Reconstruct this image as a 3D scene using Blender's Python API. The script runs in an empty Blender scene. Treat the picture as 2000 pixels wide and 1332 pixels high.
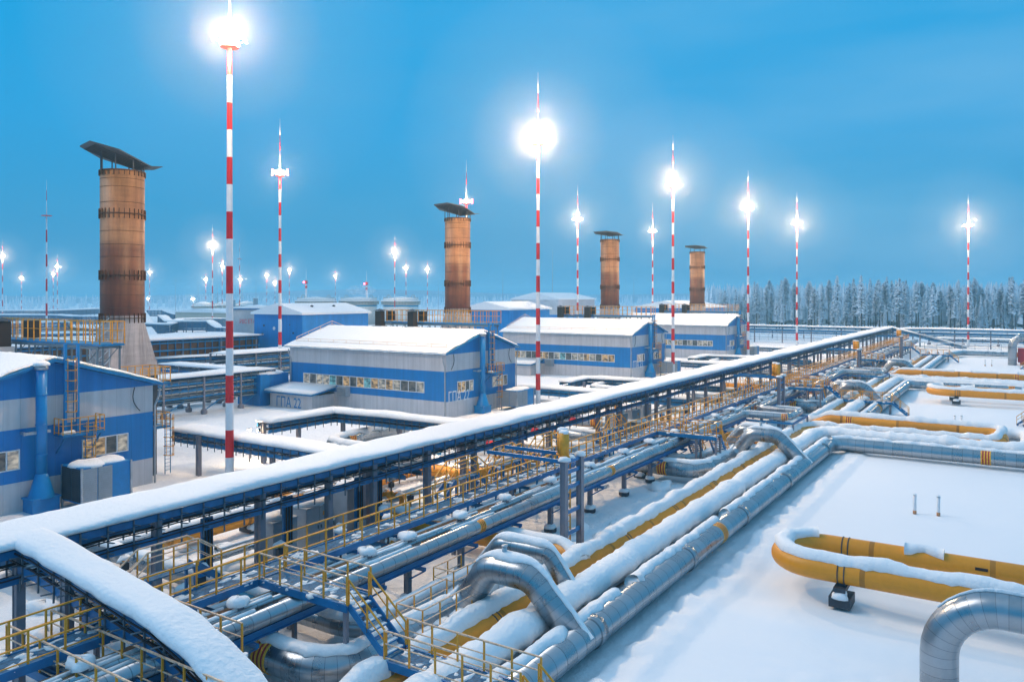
import bpy, math, random
from mathutils import Vector, Matrix, noise
R = math.radians
random.seed(7)
SC = bpy.context.scene
COL = SC.collection

# ------------------------------------------------------------------ camera
H, F0 = 15.0, 1527.0                      # camera height, focal length in photo pixels
TH = math.atan2(992.0, 1527.0)            # angle between the view axis and the +X axis (the rack direction)
CT, ST = math.cos(TH), math.sin(TH)
cam_d = bpy.data.cameras.new('camera'); cam = bpy.data.objects.new('camera', cam_d); COL.objects.link(cam)
cam.location = (0, 0, H); cam.rotation_euler = (R(90), 0, TH - R(90))
cam_d.sensor_width = 36; cam_d.lens = F0 / 2000 * 36
cam_d.shift_y = -0.043; cam_d.clip_start = 0.5; cam_d.clip_end = 12000
SC.camera = cam

# ------------------------------------------------------------------ world (dusk sky)
SUN_EL, SUN_AZ = R(3), R(200)
W = bpy.data.worlds.new('World'); SC.world = W; W.use_nodes = True
nt = W.node_tree; nt.nodes.clear()
def N(t, **k):
    n = nt.nodes.new(t)
    for a, b in k.items(): setattr(n, a, b)
    return n
L = lambda a, b: nt.links.new(a, b)
def srgb(r, g, b):
    f = lambda c: c / 12.92 if c <= 0.04045 else ((c + 0.055) / 1.055) ** 2.4
    return (f(r / 255), f(g / 255), f(b / 255), 1)
out = N('ShaderNodeOutputWorld'); bg = N('ShaderNodeBackground'); L(bg.outputs[0], out.inputs[0])
tc = N('ShaderNodeTexCoord'); sep = N('ShaderNodeSeparateXYZ'); L(tc.outputs['Generated'], sep.inputs[0])
ramp = N('ShaderNodeValToRGB'); L(sep.outputs['Z'], ramp.inputs[0])
cr = ramp.color_ramp
stops = [(0.0, srgb(56, 140, 190)), (0.03, srgb(46, 140, 192)), (0.10, srgb(44, 150, 204)), (0.20, srgb(26, 156, 218)),
         (0.33, srgb(0, 158, 222)), (0.50, srgb(84, 168, 222)), (1.0, srgb(150, 190, 225))]
while len(cr.elements) < len(stops): cr.elements.new(0.5)
for e, (p, c) in zip(cr.elements, stops): e.position = p; e.color = c
# paler towards the right of the view (azimuth), soft streaks of thin cloud
dotr = N('ShaderNodeVectorMath', operation='DOT_PRODUCT'); L(tc.outputs['Generated'], dotr.inputs[0]); dotr.inputs[1].default_value = (ST, -CT, 0)
mr = N('ShaderNodeMapRange'); L(dotr.outputs['Value'], mr.inputs[0]); mr.inputs[1].default_value = -0.6; mr.inputs[2].default_value = 0.75
mr.inputs[3].default_value = 0.0; mr.inputs[4].default_value = 0.55
mp = N('ShaderNodeMapping'); L(tc.outputs['Generated'], mp.inputs[0]); mp.inputs['Scale'].default_value = (1.4, 1.4, 7)
ns = N('ShaderNodeTexNoise'); L(mp.outputs[0], ns.inputs[0]); ns.inputs['Scale'].default_value = 1.6; ns.inputs['Detail'].default_value = 4
nm = N('ShaderNodeMapRange'); L(ns.outputs['Fac'], nm.inputs[0]); nm.inputs[1].default_value = 0.35; nm.inputs[2].default_value = 0.7
nm.inputs[3].default_value = 0.25; nm.inputs[4].default_value = 1.0
mu = N('ShaderNodeMath', operation='MULTIPLY'); L(mr.outputs[0], mu.inputs[0]); L(nm.outputs[0], mu.inputs[1])
mix = N('ShaderNodeMixRGB'); L(mu.outputs[0], mix.inputs[0]); L(ramp.outputs[0], mix.inputs[1]); mix.inputs[2].default_value = srgb(128, 188, 228)
sky = N('ShaderNodeTexSky', sky_type='NISHITA'); sky.sun_disc = False; sky.sun_elevation = SUN_EL; sky.sun_rotation = SUN_AZ
sk = N('ShaderNodeMixRGB', blend_type='ADD'); sk.inputs[0].default_value = 0.002; L(mix.outputs[0], sk.inputs[1]); L(sky.outputs[0], sk.inputs[2])
L(sk.outputs[0], bg.inputs[0]); bg.inputs[1].default_value = 1.0

sl = bpy.data.lights.new('sun', 'SUN'); sl.energy = 0.95; sl.angle = R(24); sl.color = (1.0, 0.90, 0.82)
so = bpy.data.objects.new('sun', sl); COL.objects.link(so); so.location = (-40, -60, 90)
so.rotation_euler = Vector((0.22, -0.62, -0.75)).to_track_quat('-Z', 'Y').to_euler()
SC.view_settings.view_transform = 'Standard'; SC.view_settings.look = 'None'
SC.view_settings.exposure = 0.05; SC.view_settings.gamma = 1
cy = SC.cycles
cy.use_denoising = True; cy.max_bounces = 5; cy.diffuse_bounces = 2; cy.glossy_bounces = 3; cy.volume_bounces = 1
cy.transparent_max_bounces = 4; cy.transmission_bounces = 2; cy.caustics_reflective = False; cy.caustics_refractive = False
cy.sample_clamp_indirect = 4

# ------------------------------------------------------------------ helpers
def at(px, py, z=0.0):
    """photo pixel at height z -> world point"""
    d = F0 * (H - z) / (py - 580.0); t = (px - 1000) / F0
    return Vector((d * (CT + ST * t), d * (ST - CT * t), z))
def xat(px, Y):
    t = (px - 1000) / F0; return Y * (CT + ST * t) / (ST - CT * t)
def yat(px, X):
    t = (px - 1000) / F0; return X * (ST - CT * t) / (CT + ST * t)
def dep(p): return p[0] * CT + p[1] * ST
def pix(p):
    d = dep(p); return (1000 + F0 * (p[0] * ST - p[1] * CT) / d, 580 + F0 * (H - p[2]) / d)
def nz(x, y=0, z=0): return noise.noise(Vector((x, y, z)))

def mat(name, col, rough=0.6, metal=0.0, nscale=0, namp=0.0, bump=0.0, bscale=8.0, emit=None, estr=0):
    m = bpy.data.materials.new(name); m.use_nodes = True; t = m.node_tree; b = t.nodes['Principled BSDF']
    b.inputs['Base Color'].default_value = (*col, 1); b.inputs['Roughness'].default_value = rough; b.inputs['Metallic'].default_value = metal
    tcn = t.nodes.new('ShaderNodeTexCoord')
    if nscale:
        n = t.nodes.new('ShaderNodeTexNoise'); n.inputs['Scale'].default_value = nscale; n.inputs['Detail'].default_value = 6; n.inputs['Roughness'].default_value = 0.6
        t.links.new(tcn.outputs['Object'], n.inputs[0])
        r = t.nodes.new('ShaderNodeValToRGB'); r.color_ramp.elements[0].position = 0.3; r.color_ramp.elements[1].position = 0.72
        r.color_ramp.elements[0].color = (*[c * (1 - namp) for c in col], 1); r.color_ramp.elements[1].color = (*[min(1, c * (1 + namp)) for c in col], 1)
        t.links.new(n.outputs['Fac'], r.inputs[0]); t.links.new(r.outputs[0], b.inputs['Base Color'])
        rr = t.nodes.new('ShaderNodeMapRange'); rr.inputs[3].default_value = max(0.05, rough - 0.12); rr.inputs[4].default_value = min(1, rough + 0.12)
        t.links.new(n.outputs['Fac'], rr.inputs[0]); t.links.new(rr.outputs[0], b.inputs['Roughness'])
    if bump:
        n2 = t.nodes.new('ShaderNodeTexNoise'); n2.inputs['Scale'].default_value = bscale; n2.inputs['Detail'].default_value = 5
        t.links.new(tcn.outputs['Object'], n2.inputs[0])
        bp = t.nodes.new('ShaderNodeBump'); bp.inputs['Strength'].default_value = bump; bp.inputs['Distance'].default_value = 0.1
        t.links.new(n2.outputs['Fac'], bp.inputs['Height']); t.links.new(bp.outputs[0], b.inputs['Normal'])
    if emit: b.inputs['Emission Color'].default_value = (*emit, 1); b.inputs['Emission Strength'].default_value = estr
    return m
M = {}
M['snow'] = mat('snow', (0.86, 0.88, 0.90), 0.75, bump=0.6, bscale=4.5)
M['blue'] = mat('blue_steel', (0.004, 0.16, 0.38), 0.45, nscale=1.5, namp=0.25)
M['gray'] = mat('gray_column', (0.20, 0.20, 0.24), 0.5, nscale=1.2, namp=0.15)
M['yellow'] = mat('yellow_rail', (0.78, 0.33, 0.02), 0.5, nscale=3, namp=0.2)
M['yfrost'] = mat('frosted_rail', (0.78, 0.52, 0.36), 0.7, nscale=6, namp=0.35)
M['ypipe'] = mat('yellow_pipe', (0.76, 0.285, 0.008), 0.42, nscale=0.8, namp=0.10)
M['dark'] = mat('dark_steel', (0.035, 0.045, 0.06), 0.6, nscale=2, namp=0.3)
M['galv'] = mat('galvanised', (0.42, 0.46, 0.50), 0.4, 0.7, nscale=2, namp=0.2)
M['cable'] = mat('black_cable', (0.012, 0.013, 0.016), 0.55)
M['red'] = mat('red_paint', (0.62, 0.012, 0.02), 0.45, nscale=2, namp=0.12)
M['white'] = mat('white_paint', (0.78, 0.78, 0.80), 0.45, nscale=2, namp=0.08)
M['orange'] = mat('orange_ring', (0.85, 0.16, 0.03), 0.5)
M['ring_y'] = mat('ring_yellow', (0.85, 0.42, 0.03), 0.5)
M['ring_r'] = mat('ring_red', (0.42, 0.02, 0.02), 0.5)
M['cab'] = mat('cabinet_gray', (0.36, 0.39, 0.43), 0.5, nscale=1.5, namp=0.1)
M['rust'] = mat('brown_louvre', (0.10, 0.045, 0.02), 0.7, nscale=3, namp=0.4)
M['concrete'] = mat('concrete', (0.30, 0.30, 0.31), 0.9, nscale=3, namp=0.3)
M['tankw'] = mat('tank_white', (0.72, 0.72, 0.70), 0.5, nscale=0.3, namp=0.1)
M['lamp'] = mat('lamp_glass', (1, 0.95, 0.85), 0.3, emit=(1.0, 0.86, 0.62), estr=60)
M['redlamp'] = mat('beacon_glass', (1, 0.1, 0.1), 0.3, emit=(1.0, 0.05, 0.08), estr=25)
M['frame'] = mat('window_frame_white', (0.75, 0.75, 0.77), 0.4)
M['black'] = mat('intake_black', (0.02, 0.014, 0.012), 0.7)

def wall_mat(name, col, seam_axis='x', amp=0.06, rough=0.45, seam=1.15):
    """sandwich panel cladding: fine vertical ribs, panel seams and streaky dirt"""
    m = mat(name, col, rough, nscale=0.6, namp=amp); t = m.node_tree; b = t.nodes['Principled BSDF']
    tcn = t.nodes.new('ShaderNodeTexCoord'); sp = t.nodes.new('ShaderNodeSeparateXYZ'); t.links.new(tcn.outputs['Object'], sp.inputs[0])
    ad = t.nodes.new('ShaderNodeMath'); ad.operation = 'ADD'; t.links.new(sp.outputs['X'], ad.inputs[0]); t.links.new(sp.outputs['Y'], ad.inputs[1])
    ml = t.nodes.new('ShaderNodeMath'); ml.operation = 'MULTIPLY'; ml.inputs[1].default_value = 1 / seam; t.links.new(ad.outputs[0], ml.inputs[0])
    fr = t.nodes.new('ShaderNodeMath'); fr.operation = 'FRACT'; t.links.new(ml.outputs[0], fr.inputs[0])
    pg = t.nodes.new('ShaderNodeMath'); pg.operation = 'PINGPONG'; pg.inputs[1].default_value = 0.5; t.links.new(fr.outputs[0], pg.inputs[0])
    lt = t.nodes.new('ShaderNodeMapRange'); lt.inputs[1].default_value = 0.0; lt.inputs[2].default_value = 0.03; t.links.new(pg.outputs[0], lt.inputs[0])
    ml2 = t.nodes.new('ShaderNodeMath'); ml2.operation = 'MULTIPLY'; ml2.inputs[1].default_value = 8; t.links.new(ml.outputs[0], ml2.inputs[0])
    fr2 = t.nodes.new('ShaderNodeMath'); fr2.operation = 'PINGPONG'; fr2.inputs[1].default_value = 0.5; t.links.new(ml2.outputs[0], fr2.inputs[0])
    sm = t.nodes.new('ShaderNodeMath'); sm.operation = 'MULTIPLY_ADD'; sm.inputs[1].default_value = 0.25; t.links.new(fr2.outputs[0], sm.inputs[0]); t.links.new(lt.outputs[0], sm.inputs[2])
    bp = t.nodes.new('ShaderNodeBump'); bp.inputs['Strength'].default_value = 0.5; bp.inputs['Distance'].default_value = 0.02
    t.links.new(sm.outputs[0], bp.inputs['Height']); t.links.new(bp.outputs[0], b.inputs['Normal'])
    mp_ = t.nodes.new('ShaderNodeMapping'); mp_.inputs['Scale'].default_value = (1.6, 1.6, 0.08); t.links.new(tcn.outputs['Object'], mp_.inputs[0])
    n = t.nodes.new('ShaderNodeTexNoise'); n.inputs['Scale'].default_value = 1.3; n.inputs['Detail'].default_value = 6; t.links.new(mp_.outputs[0], n.inputs[0])
    r2 = t.nodes.new('ShaderNodeMapRange'); r2.inputs[1].default_value = 0.35; r2.inputs[2].default_value = 0.75; r2.inputs[3].default_value = 0.86; r2.inputs[4].default_value = 1.06
    t.links.new(n.outputs['Fac'], r2.inputs[0])
    src = b.inputs['Base Color'].links[0].from_socket
    lt2 = t.nodes.new('ShaderNodeMapRange'); lt2.inputs[3].default_value = 0.78; t.links.new(lt.outputs[0], lt2.inputs[0])
    mm = t.nodes.new('ShaderNodeMath'); mm.operation = 'MULTIPLY'; t.links.new(r2.outputs[0], mm.inputs[0]); t.links.new(lt2.outputs[0], mm.inputs[1])
    vm = t.nodes.new('ShaderNodeVectorMath'); vm.operation = 'SCALE'; t.links.new(src, vm.inputs[0]); t.links.new(mm.outputs[0], vm.inputs['Scale'])
    t.links.new(vm.outputs[0], b.inputs['Base Color'])
    return m
M['wblue'] = wall_mat('blue_cladding', (0.002, 0.19, 0.52))
M['wgray'] = wall_mat('gray_cladding', (0.60, 0.58, 0.60))
M['wblue2'] = wall_mat('blue_cladding_far', (0.002, 0.23, 0.62))

def clad_mat(name, base, metal, rough, seglen, yellow=False):
    """pipe jacket: u = metres along (uv.x), v = angle (uv.y); sheets differ in brightness, dark seam between"""
    m = bpy.data.materials.new(name); m.use_nodes = True; t = m.node_tree; b = t.nodes['Principled BSDF']
    b.inputs['Metallic'].default_value = metal
    uv = t.nodes.new('ShaderNodeUVMap'); sp = t.nodes.new('ShaderNodeSeparateXYZ'); t.links.new(uv.outputs[0], sp.inputs[0])
    dv = t.nodes.new('ShaderNodeMath'); dv.operation = 'DIVIDE'; dv.inputs[1].default_value = seglen; t.links.new(sp.outputs['X'], dv.inputs[0])
    fl = t.nodes.new('ShaderNodeMath'); fl.operation = 'FLOOR'; t.links.new(dv.outputs[0], fl.inputs[0])
    wn = t.nodes.new('ShaderNodeTexWhiteNoise'); wn.noise_dimensions = '1D'; t.links.new(fl.outputs[0], wn.inputs['W'])
    fr = t.nodes.new('ShaderNodeMath'); fr.operation = 'FRACT'; t.links.new(dv.outputs[0], fr.inputs[0])
    ls = t.nodes.new('ShaderNodeMath'); ls.operation = 'LESS_THAN'; ls.inputs[1].default_value = 0.045; t.links.new(fr.outputs[0], ls.inputs[0])
    tcn = t.nodes.new('ShaderNodeTexCoord'); n = t.nodes.new('ShaderNodeTexNoise'); n.inputs['Scale'].default_value = 5; n.inputs['Detail'].default_value = 7
    t.links.new(tcn.outputs['Object'], n.inputs[0])
    ad = t.nodes.new('ShaderNodeMath'); ad.operation = 'ADD'; t.links.new(wn.outputs[0], ad.inputs[0]); t.links.new(n.outputs['Fac'], ad.inputs[1])
    rp = t.nodes.new('ShaderNodeMapRange'); rp.inputs[1].default_value = 0.3; rp.inputs[2].default_value = 1.7
    k = 0.17 if yellow else 0.15
    rp.inputs[3].default_value = 1 - k; rp.inputs[4].default_value = 1 + k * .8; t.links.new(ad.outputs[0], rp.inputs[0])
    sc_ = t.nodes.new('ShaderNodeMath'); sc_.operation = 'MULTIPLY_ADD'; sc_.inputs[1].default_value = -0.45; t.links.new(ls.outputs[0], sc_.inputs[0]); t.links.new(rp.outputs[0], sc_.inputs[2])
    vm = t.nodes.new('ShaderNodeVectorMath'); vm.operation = 'SCALE'; vm.inputs[0].default_value = base; t.links.new(sc_.outputs[0], vm.inputs['Scale'])
    t.links.new(vm.outputs[0], b.inputs['Base Color'])
    rr = t.nodes.new('ShaderNodeMapRange'); rr.inputs[1].default_value = 0.3; rr.inputs[2].default_value = 1.7
    rr.inputs[3].default_value = rough - 0.05; rr.inputs[4].default_value = rough + 0.08; t.links.new(ad.outputs[0], rr.inputs[0]); t.links.new(rr.outputs[0], b.inputs['Roughness'])
    bp = t.nodes.new('ShaderNodeBump'); bp.inputs['Strength'].default_value = 0.25; bp.inputs['Distance'].default_value = 0.03
    t.links.new(sc_.outputs[0], bp.inputs['Height']); t.links.new(bp.outputs[0], b.inputs['Normal'])
    return m
M['clad'] = clad_mat('silver_pipe_jacket', (0.40, 0.43, 0.46), 0.97, 0.30, 0.8)
M['clad_s'] = clad_mat('silver_elbow_jacket', (0.36, 0.39, 0.42), 0.97, 0.30, 0.36)
M['yclad'] = clad_mat('yellow_pipe_coat', (0.76, 0.285, 0.008), 0.0, 0.42, 5.5, True)

class MB:
    def __init__(s): s.v = []; s.f = []; s.uv = None
    def add(s, vs, fs):
        o = len(s.v); s.v += [tuple(p) for p in vs]; s.f += [tuple(i + o for i in f) for f in fs]; return s
    def box(s, x0, x1, y0, y1, z0, z1):
        vs = [(x, y, z) for z in (z0, z1) for y in (y0, y1) for x in (x0, x1)]
        return s.add(vs, [(0, 2, 3, 1), (4, 5, 7, 6), (0, 1, 5, 4), (2, 6, 7, 3), (0, 4, 6, 2), (1, 3, 7, 5)])
    def bar(s, a, b, w=0.1, h=None, up=(0, 0, 1)):
        """rectangular bar from a to b, w across, h in the up direction"""
        a = Vector(a); b = Vector(b); h = h or w; d = (b - a)
        if d.length < 1e-6: return s
        d.normalize(); u = Vector(up)
        if abs(d.dot(u)) > 0.98: u = Vector((1, 0, 0))
        r = d.cross(u).normalized(); u = r.cross(d).normalized(); r *= w / 2; u *= h / 2
        vs = [p + i * r + j * u for p in (a, b) for i, j in ((-1, -1), (1, -1), (1, 1), (-1, 1))]
        return s.add(vs, [(0, 1, 2, 3), (7, 6, 5, 4), (0, 4, 5, 1), (1, 5, 6, 2), (2, 6, 7, 3), (3, 7, 4, 0)])
    def tube(s, a, b, r, r2=None, n=8, cap=True):
        a = Vector(a); b = Vector(b); r2 = r if r2 is None else r2; d = (b - a).normalized()
        u = Vector((0, 0, 1)) if abs(d.z) < 0.95 else Vector((1, 0, 0))
        x = d.cross(u).normalized(); y = x.cross(d)
        vs = []
        for p, q in ((a, r), (b, r2)):
            for i in range(n):
                t = 2 * math.pi * i / n; vs.append(p + q * (math.cos(t) * x + math.sin(t) * y))
        fs = [(i, (i + 1) % n, n + (i + 1) % n, n + i) for i in range(n)]
        if cap: fs += [tuple(range(n - 1, -1, -1)), tuple(range(n, 2 * n))]
        return s.add(vs, fs)
    def lathe(s, c, prof, n=24, cap=True):
        """prof: (r, z) list, around vertical axis at c"""
        vs = []
        for r, z in prof:
            for i in range(n):
                t = 2 * math.pi * i / n; vs.append((c[0] + r * math.cos(t), c[1] + r * math.sin(t), c[2] + z))
        fs = [(j * n + i, j * n + (i + 1) % n, (j + 1) * n + (i + 1) % n, (j + 1) * n + i) for j in range(len(prof) - 1) for i in range(n)]
        if cap: fs += [tuple(range(n - 1, -1, -1)), tuple(range((len(prof) - 1) * n, len(prof) * n))]
        return s.add(vs, fs)
    def blob(s, c, rx, ry, rz, seed=0, n=12, m=6, amp=0.25, flat=True):
        """lump of snow: noisy half ellipsoid sitting at c"""
        vs = []
        for j in range(m + 1):
            ph = math.pi / 2 * j / m
            for i in range(n):
                t = 2 * math.pi * i / n
                k = 1 + amp * nz(math.cos(t) * 1.3 + seed * 3.1, math.sin(t) * 1.3 + c[0] * .7, ph + c[1] * .7)
                rr = math.cos(ph) ** 0.6 if j < m else 0
                vs.append((c[0] + rx * k * rr * math.cos(t), c[1] + ry * k * rr * math.sin(t), c[2] - 0.02 + rz * math.sin(ph) * k - (0.0 if j else 0.04)))
        fs = [(j * n + i, j * n + (i + 1) % n, (j + 1) * n + (i + 1) % n, (j + 1) * n + i) for j in range(m) for i in range(n)]
        fs.append(tuple(range(n - 1, -1, -1)))
        return s.add(vs, fs)
    def build(s, name, m, parent=None, smooth=False, label=None):
        me = bpy.data.meshes.new(name)
        off = parent_loc(parent)
        me.from_pydata([(x - off[0], y - off[1], z - off[2]) for x, y, z in s.v], [], s.f)
        me.materials.append(M[m] if isinstance(m, str) else m)
        if s.uv:
            ul = me.uv_layers.new(name='UVMap')
            for lp in me.loops: ul.data[lp.index].uv = s.uv[lp.vertex_index]
        if smooth: me.polygons.foreach_set('use_smooth', [True] * len(me.polygons))
        me.update()
        o = bpy.data.objects.new(name, me); COL.objects.link(o)
        if parent is not None: o.parent = parent
        if label: o['label'] = label
        return o
def parent_loc(p):
    v = Vector((0, 0, 0))
    while p is not None: v += p.location; p = p.parent
    return v
def tag(o, label, cat, group=None, kind=None):
    if label: o['label'] = label
    if cat: o['category'] = cat
    if group: o['group'] = group
    if kind: o['kind'] = kind
    return o
def thing(name, label, cat, loc=(0, 0, 0), group=None):
    o = bpy.data.objects.new(name, None); COL.objects.link(o); o.location = loc; o.empty_display_size = 0.3
    return tag(o, label, cat, group)
def kids(o): return [c for c in bpy.data.objects if c.parent == o]
def copy_tree(o, loc=None, label=None):
    m = {}
    for c in bpy.data.objects:
        if c.parent is not None: m.setdefault(c.parent.name, []).append(c)
    def rec(x, par):
        n = x.copy(); COL.objects.link(n)
        if par is not None: n.parent = par
        for ch in m.get(x.name, []): rec(ch, n)
        return n
    n = rec(o, None)
    if loc is not None: n.location = loc
    if label: n['label'] = label
    return n

def fillet(pts, rad, step=R(9)):
    """polyline with rounded corners"""
    P = [Vector(p) for p in pts]; out_ = [P[0]]
    for i in range(1, len(P) - 1):
        a, b, c = P[i - 1], P[i], P[i + 1]; u = (a - b).normalized(); v = (c - b).normalized()
        ang = math.pi - u.angle(v)
        if ang < 0.02: out_.append(b); continue
        rr = rad[i - 1] if isinstance(rad, (list, tuple)) else rad
        t = rr * math.tan(ang / 2); t = min(t, (a - b).length * 0.49 if i > 1 else (a - b).length * 0.98, (c - b).length * (0.49 if i < len(P) - 2 else 0.98)); rr = t / math.tan(ang / 2)
        s0 = b + u * t; s1 = b + v * t; cen = b + (u + v).normalized() * (rr / math.cos(ang / 2))
        n = max(2, int(ang / step)); e0 = s0 - cen; e1 = s1 - cen
        for k in range(n + 1):
            q = k / n; w = ang
            out_.append(cen + (math.sin((1 - q) * w) * e0 + math.sin(q * w) * e1) / math.sin(w))
    out_.append(P[-1]); return out_
def resample(path, step):
    out_ = [path[0]]
    for a, b in zip(path, path[1:]):
        n = max(1, int((b - a).length / step))
        for k in range(1, n + 1): out_.append(a.lerp(b, k / n))
    return out_
def frames(path):
    fr = []
    for i, p in enumerate(path):
        d = (path[min(i + 1, len(path) - 1)] - path[max(i - 1, 0)]).normalized()
        fr.append((p, d))
    return fr
def pipe_mb(pts, r, bend=1.2, n=20, fl=True, step=R(9)):
    path = fillet(pts, bend, step) if fl else [Vector(p) for p in pts]
    mb = MB(); mb.uv = []; x = None; u = 0.0
    vs = []
    fr = frames(path)
    for i, (p, d) in enumerate(fr):
        if x is None:
            h = Vector((0, 0, 1)) if abs(d.z) < 0.9 else Vector((1, 0, 0)); x = d.cross(h).normalized()
        else:
            x = (x - d * x.dot(d)).normalized(); u += (p - fr[i - 1][0]).length
        y = x.cross(d)
        for k in range(n + 1):
            t = 2 * math.pi * k / n; vs.append(p + r * (math.cos(t) * x + math.sin(t) * y)); mb.uv.append((u, k / n))
    fs = [(j * (n + 1) + i, j * (n + 1) + i + 1, (j + 1) * (n + 1) + i + 1, (j + 1) * (n + 1) + i) for j in range(len(fr) - 1) for i in range(n)]
    fs += [tuple(range(n - 1, -1, -1)), tuple((len(fr) - 1) * (n + 1) + i for i in range(n))]
    mb.add(vs, fs); return mb, path
def snow_on_pipe(path, r, th=0.22, lo=60, hi=60, seed=0, rag=0.5, gaps=0.0, step=0.3, maxslope=0.8):
    """crescent of snow on the upper side of a pipe; lo/hi = how many degrees it reaches down on each side"""
    mb = MB(); pth = resample(path, step); fr = frames(pth); n = 9; prev = None; vs = []; fs = []; s = 0
    for i, (p, d) in enumerate(fr):
        if i: s += (p - fr[i - 1][0]).length
        if abs(d.z) > maxslope or (gaps and nz(s * 0.35, seed * 7.3, 1.1) < gaps - 0.55):
            if prev is not None: fs.append(tuple(prev + j for j in range(2 * n - 1, -1, -1)))
            prev = None; continue
        x = d.cross(Vector((0, 0, 1))).normalized(); y = Vector((0, 0, 1)); k = max(0.35, 1 - abs(d.z))
        f_ = max(0.0, min(1.0, d.y * 1.3)) if abs(d.z) < .5 else 0.0; lo_, hi_ = lo + (hi - lo) * f_, hi + (lo - hi) * f_
        a0 = R((lo_ + rag * 34 * nz(s * 0.9, seed, 3) + rag * 20 * nz(s * 2.7, seed, 5)) * k)
        a1 = R((hi_ + rag * 34 * nz(s * 0.9, seed, 13) + rag * 20 * nz(s * 2.7, seed, 15)) * k)
        tt = th * k * (1 + 0.42 * nz(s * 0.5, seed, 8) + .22 * nz(s * 1.9, seed, 18)); o = len(vs)
        yy = x.cross(d).normalized()
        if yy.z < 0: yy = -yy
        for j in range(n):
            q = j / (n - 1); a = -a0 + (a0 + a1) * q; rr = r + 0.03 + tt * math.sin(math.pi * q) ** 0.45
            vs.append(p + rr * (math.sin(a) * x + math.cos(a) * yy))
        for j in range(n):
            q = 1 - j / (n - 1); a = -a0 + (a0 + a1) * q
            vs.append(p + (r - 0.03) * (math.sin(a) * x + math.cos(a) * yy))
        m2 = 2 * n
        if prev is not None:
            fs += [(prev + j, prev + (j + 1) % m2, o + (j + 1) % m2, o + j) for j in range(m2)]
        else: fs.append(tuple(o + j for j in range(m2)))
        prev = o
    if prev is not None: fs.append(tuple(prev + j for j in range(2 * n - 1, -1, -1)))
    mb.add(vs, fs); return mb
def strip_snow(path, w, th=0.4, seed=0, step=0.45, over=0.12, rag=0.06, ends=True):
    """thick pillow of snow along a flat strip: path of centre points (z = surface), w = width"""
    pth = resample([Vector(p) for p in path], step); fr = frames(pth); vs = []; fs = []; s = 0
    prof = [(-1.0, -0.05), (-1.03, 0.25), (-1.0, 0.6), (-0.9, 0.88), (-0.55, 1.0), (0, 1.05), (0.55, 1.0), (0.9, 0.88), (1.0, 0.6), (1.03, 0.25), (1.0, -0.05)]
    n = len(prof)
    for i, (p, d) in enumerate(fr):
        if i: s += (p - fr[i - 1][0]).length
        dh = Vector((d.x, d.y, 0)).normalized(); x = Vector((dh.y, -dh.x, 0))
        k = 1.0
        if ends: e = min(i, len(fr) - 1 - i); k = 0.4 + 0.6 * min(1, e / 2)
        for a, b in prof:
            sd = 1 if a > 0 else -1
            ww = (w / 2 + over) + (rag * nz(s * 1.1, seed + sd * 3, 0) + rag * 1.3 * nz(s * 5, seed + sd * 5, 2)) * (1 if abs(a) > 0.8 else 0)
            tz = th * k * (1 + 0.35 * nz(s * 0.25, seed + a * 0.6, 4) + .12 * nz(s * 1.1, seed + a, 9)) if b > 0.3 else th * (1 + 0.5 * nz(s * 1.7, seed + sd, 6))
            vs.append(p + x * (a * ww) + Vector((0, 0, b * tz)))
    for j in range(len(fr) - 1):
        fs += [(j * n + i, j * n + (i + 1) % n, (j + 1) * n + (i + 1) % n, (j + 1) * n + i) for i in range(n)]
    fs += [tuple(range(n - 1, -1, -1)), tuple((len(fr) - 1) * n + i for i in range(n))]
    return MB().add(vs, fs)

# =================================================================== GROUND
def ground_h(x, y):
    d = math.hypot(x, y)
    if d > 420: return 0.0
    k = max(0.0, min(1.0, (420 - d) / 120))
    h = 0.10 * nz(x * 0.06, y * 0.06, 2) + 0.05 * nz(x * 0.3, y * 0.3, 9)
    rough = 0.0
    if 20.8 < y < 57 and x > 5: rough = 0.28
    if 12.4 < y < 14.6 and x < 240: rough = 0.5 * (1 - abs(y - 13.6) / 1.3) if abs(y - 13.6) < 1.3 else 0
    if 60 < y < 110 and 36 < x < 78: h += 0.10 * math.sin(x * 1.7 + 1.2 * nz(x * .1, y * .1, 5)) * max(0, nz(x * .15, y * .05, 8) + .4) + .12 * nz(x * .5, y * .5, 1)
    if 30 < y < 58 and x > 20: h += 0.16 * nz(x * .25, y * .25, 6)
    for (lx, lw) in ((41.4, 4.3), (127.8, 4.6)):
        dx = max(lx - 1.2 - x, 0, x - lx - lw - 1.2); dy = max(y - 12.4, 0); q = math.hypot(dx, dy)
        if q < 5: h -= .38 * (1 - q / 5) ** 2 * (1 + .3 * nz(x * .4, y * .4, 3)); h += .10 * math.exp(-(q - 3.4) ** 2)
    if math.hypot(x - 32.8, y - 6.5) < 2.6: h += .10 * nz(x * 2.2, y * 1.1, 3)
    if rough: h += rough * (0.5 * nz(x * 0.8, y * 0.8, 4) + 0.35 * nz(x * 2.3, y * 2.3, 7))
    if 12.3 < y < 13.9 and 18 < x < 82: h += 0.16
    return h * k
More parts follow.
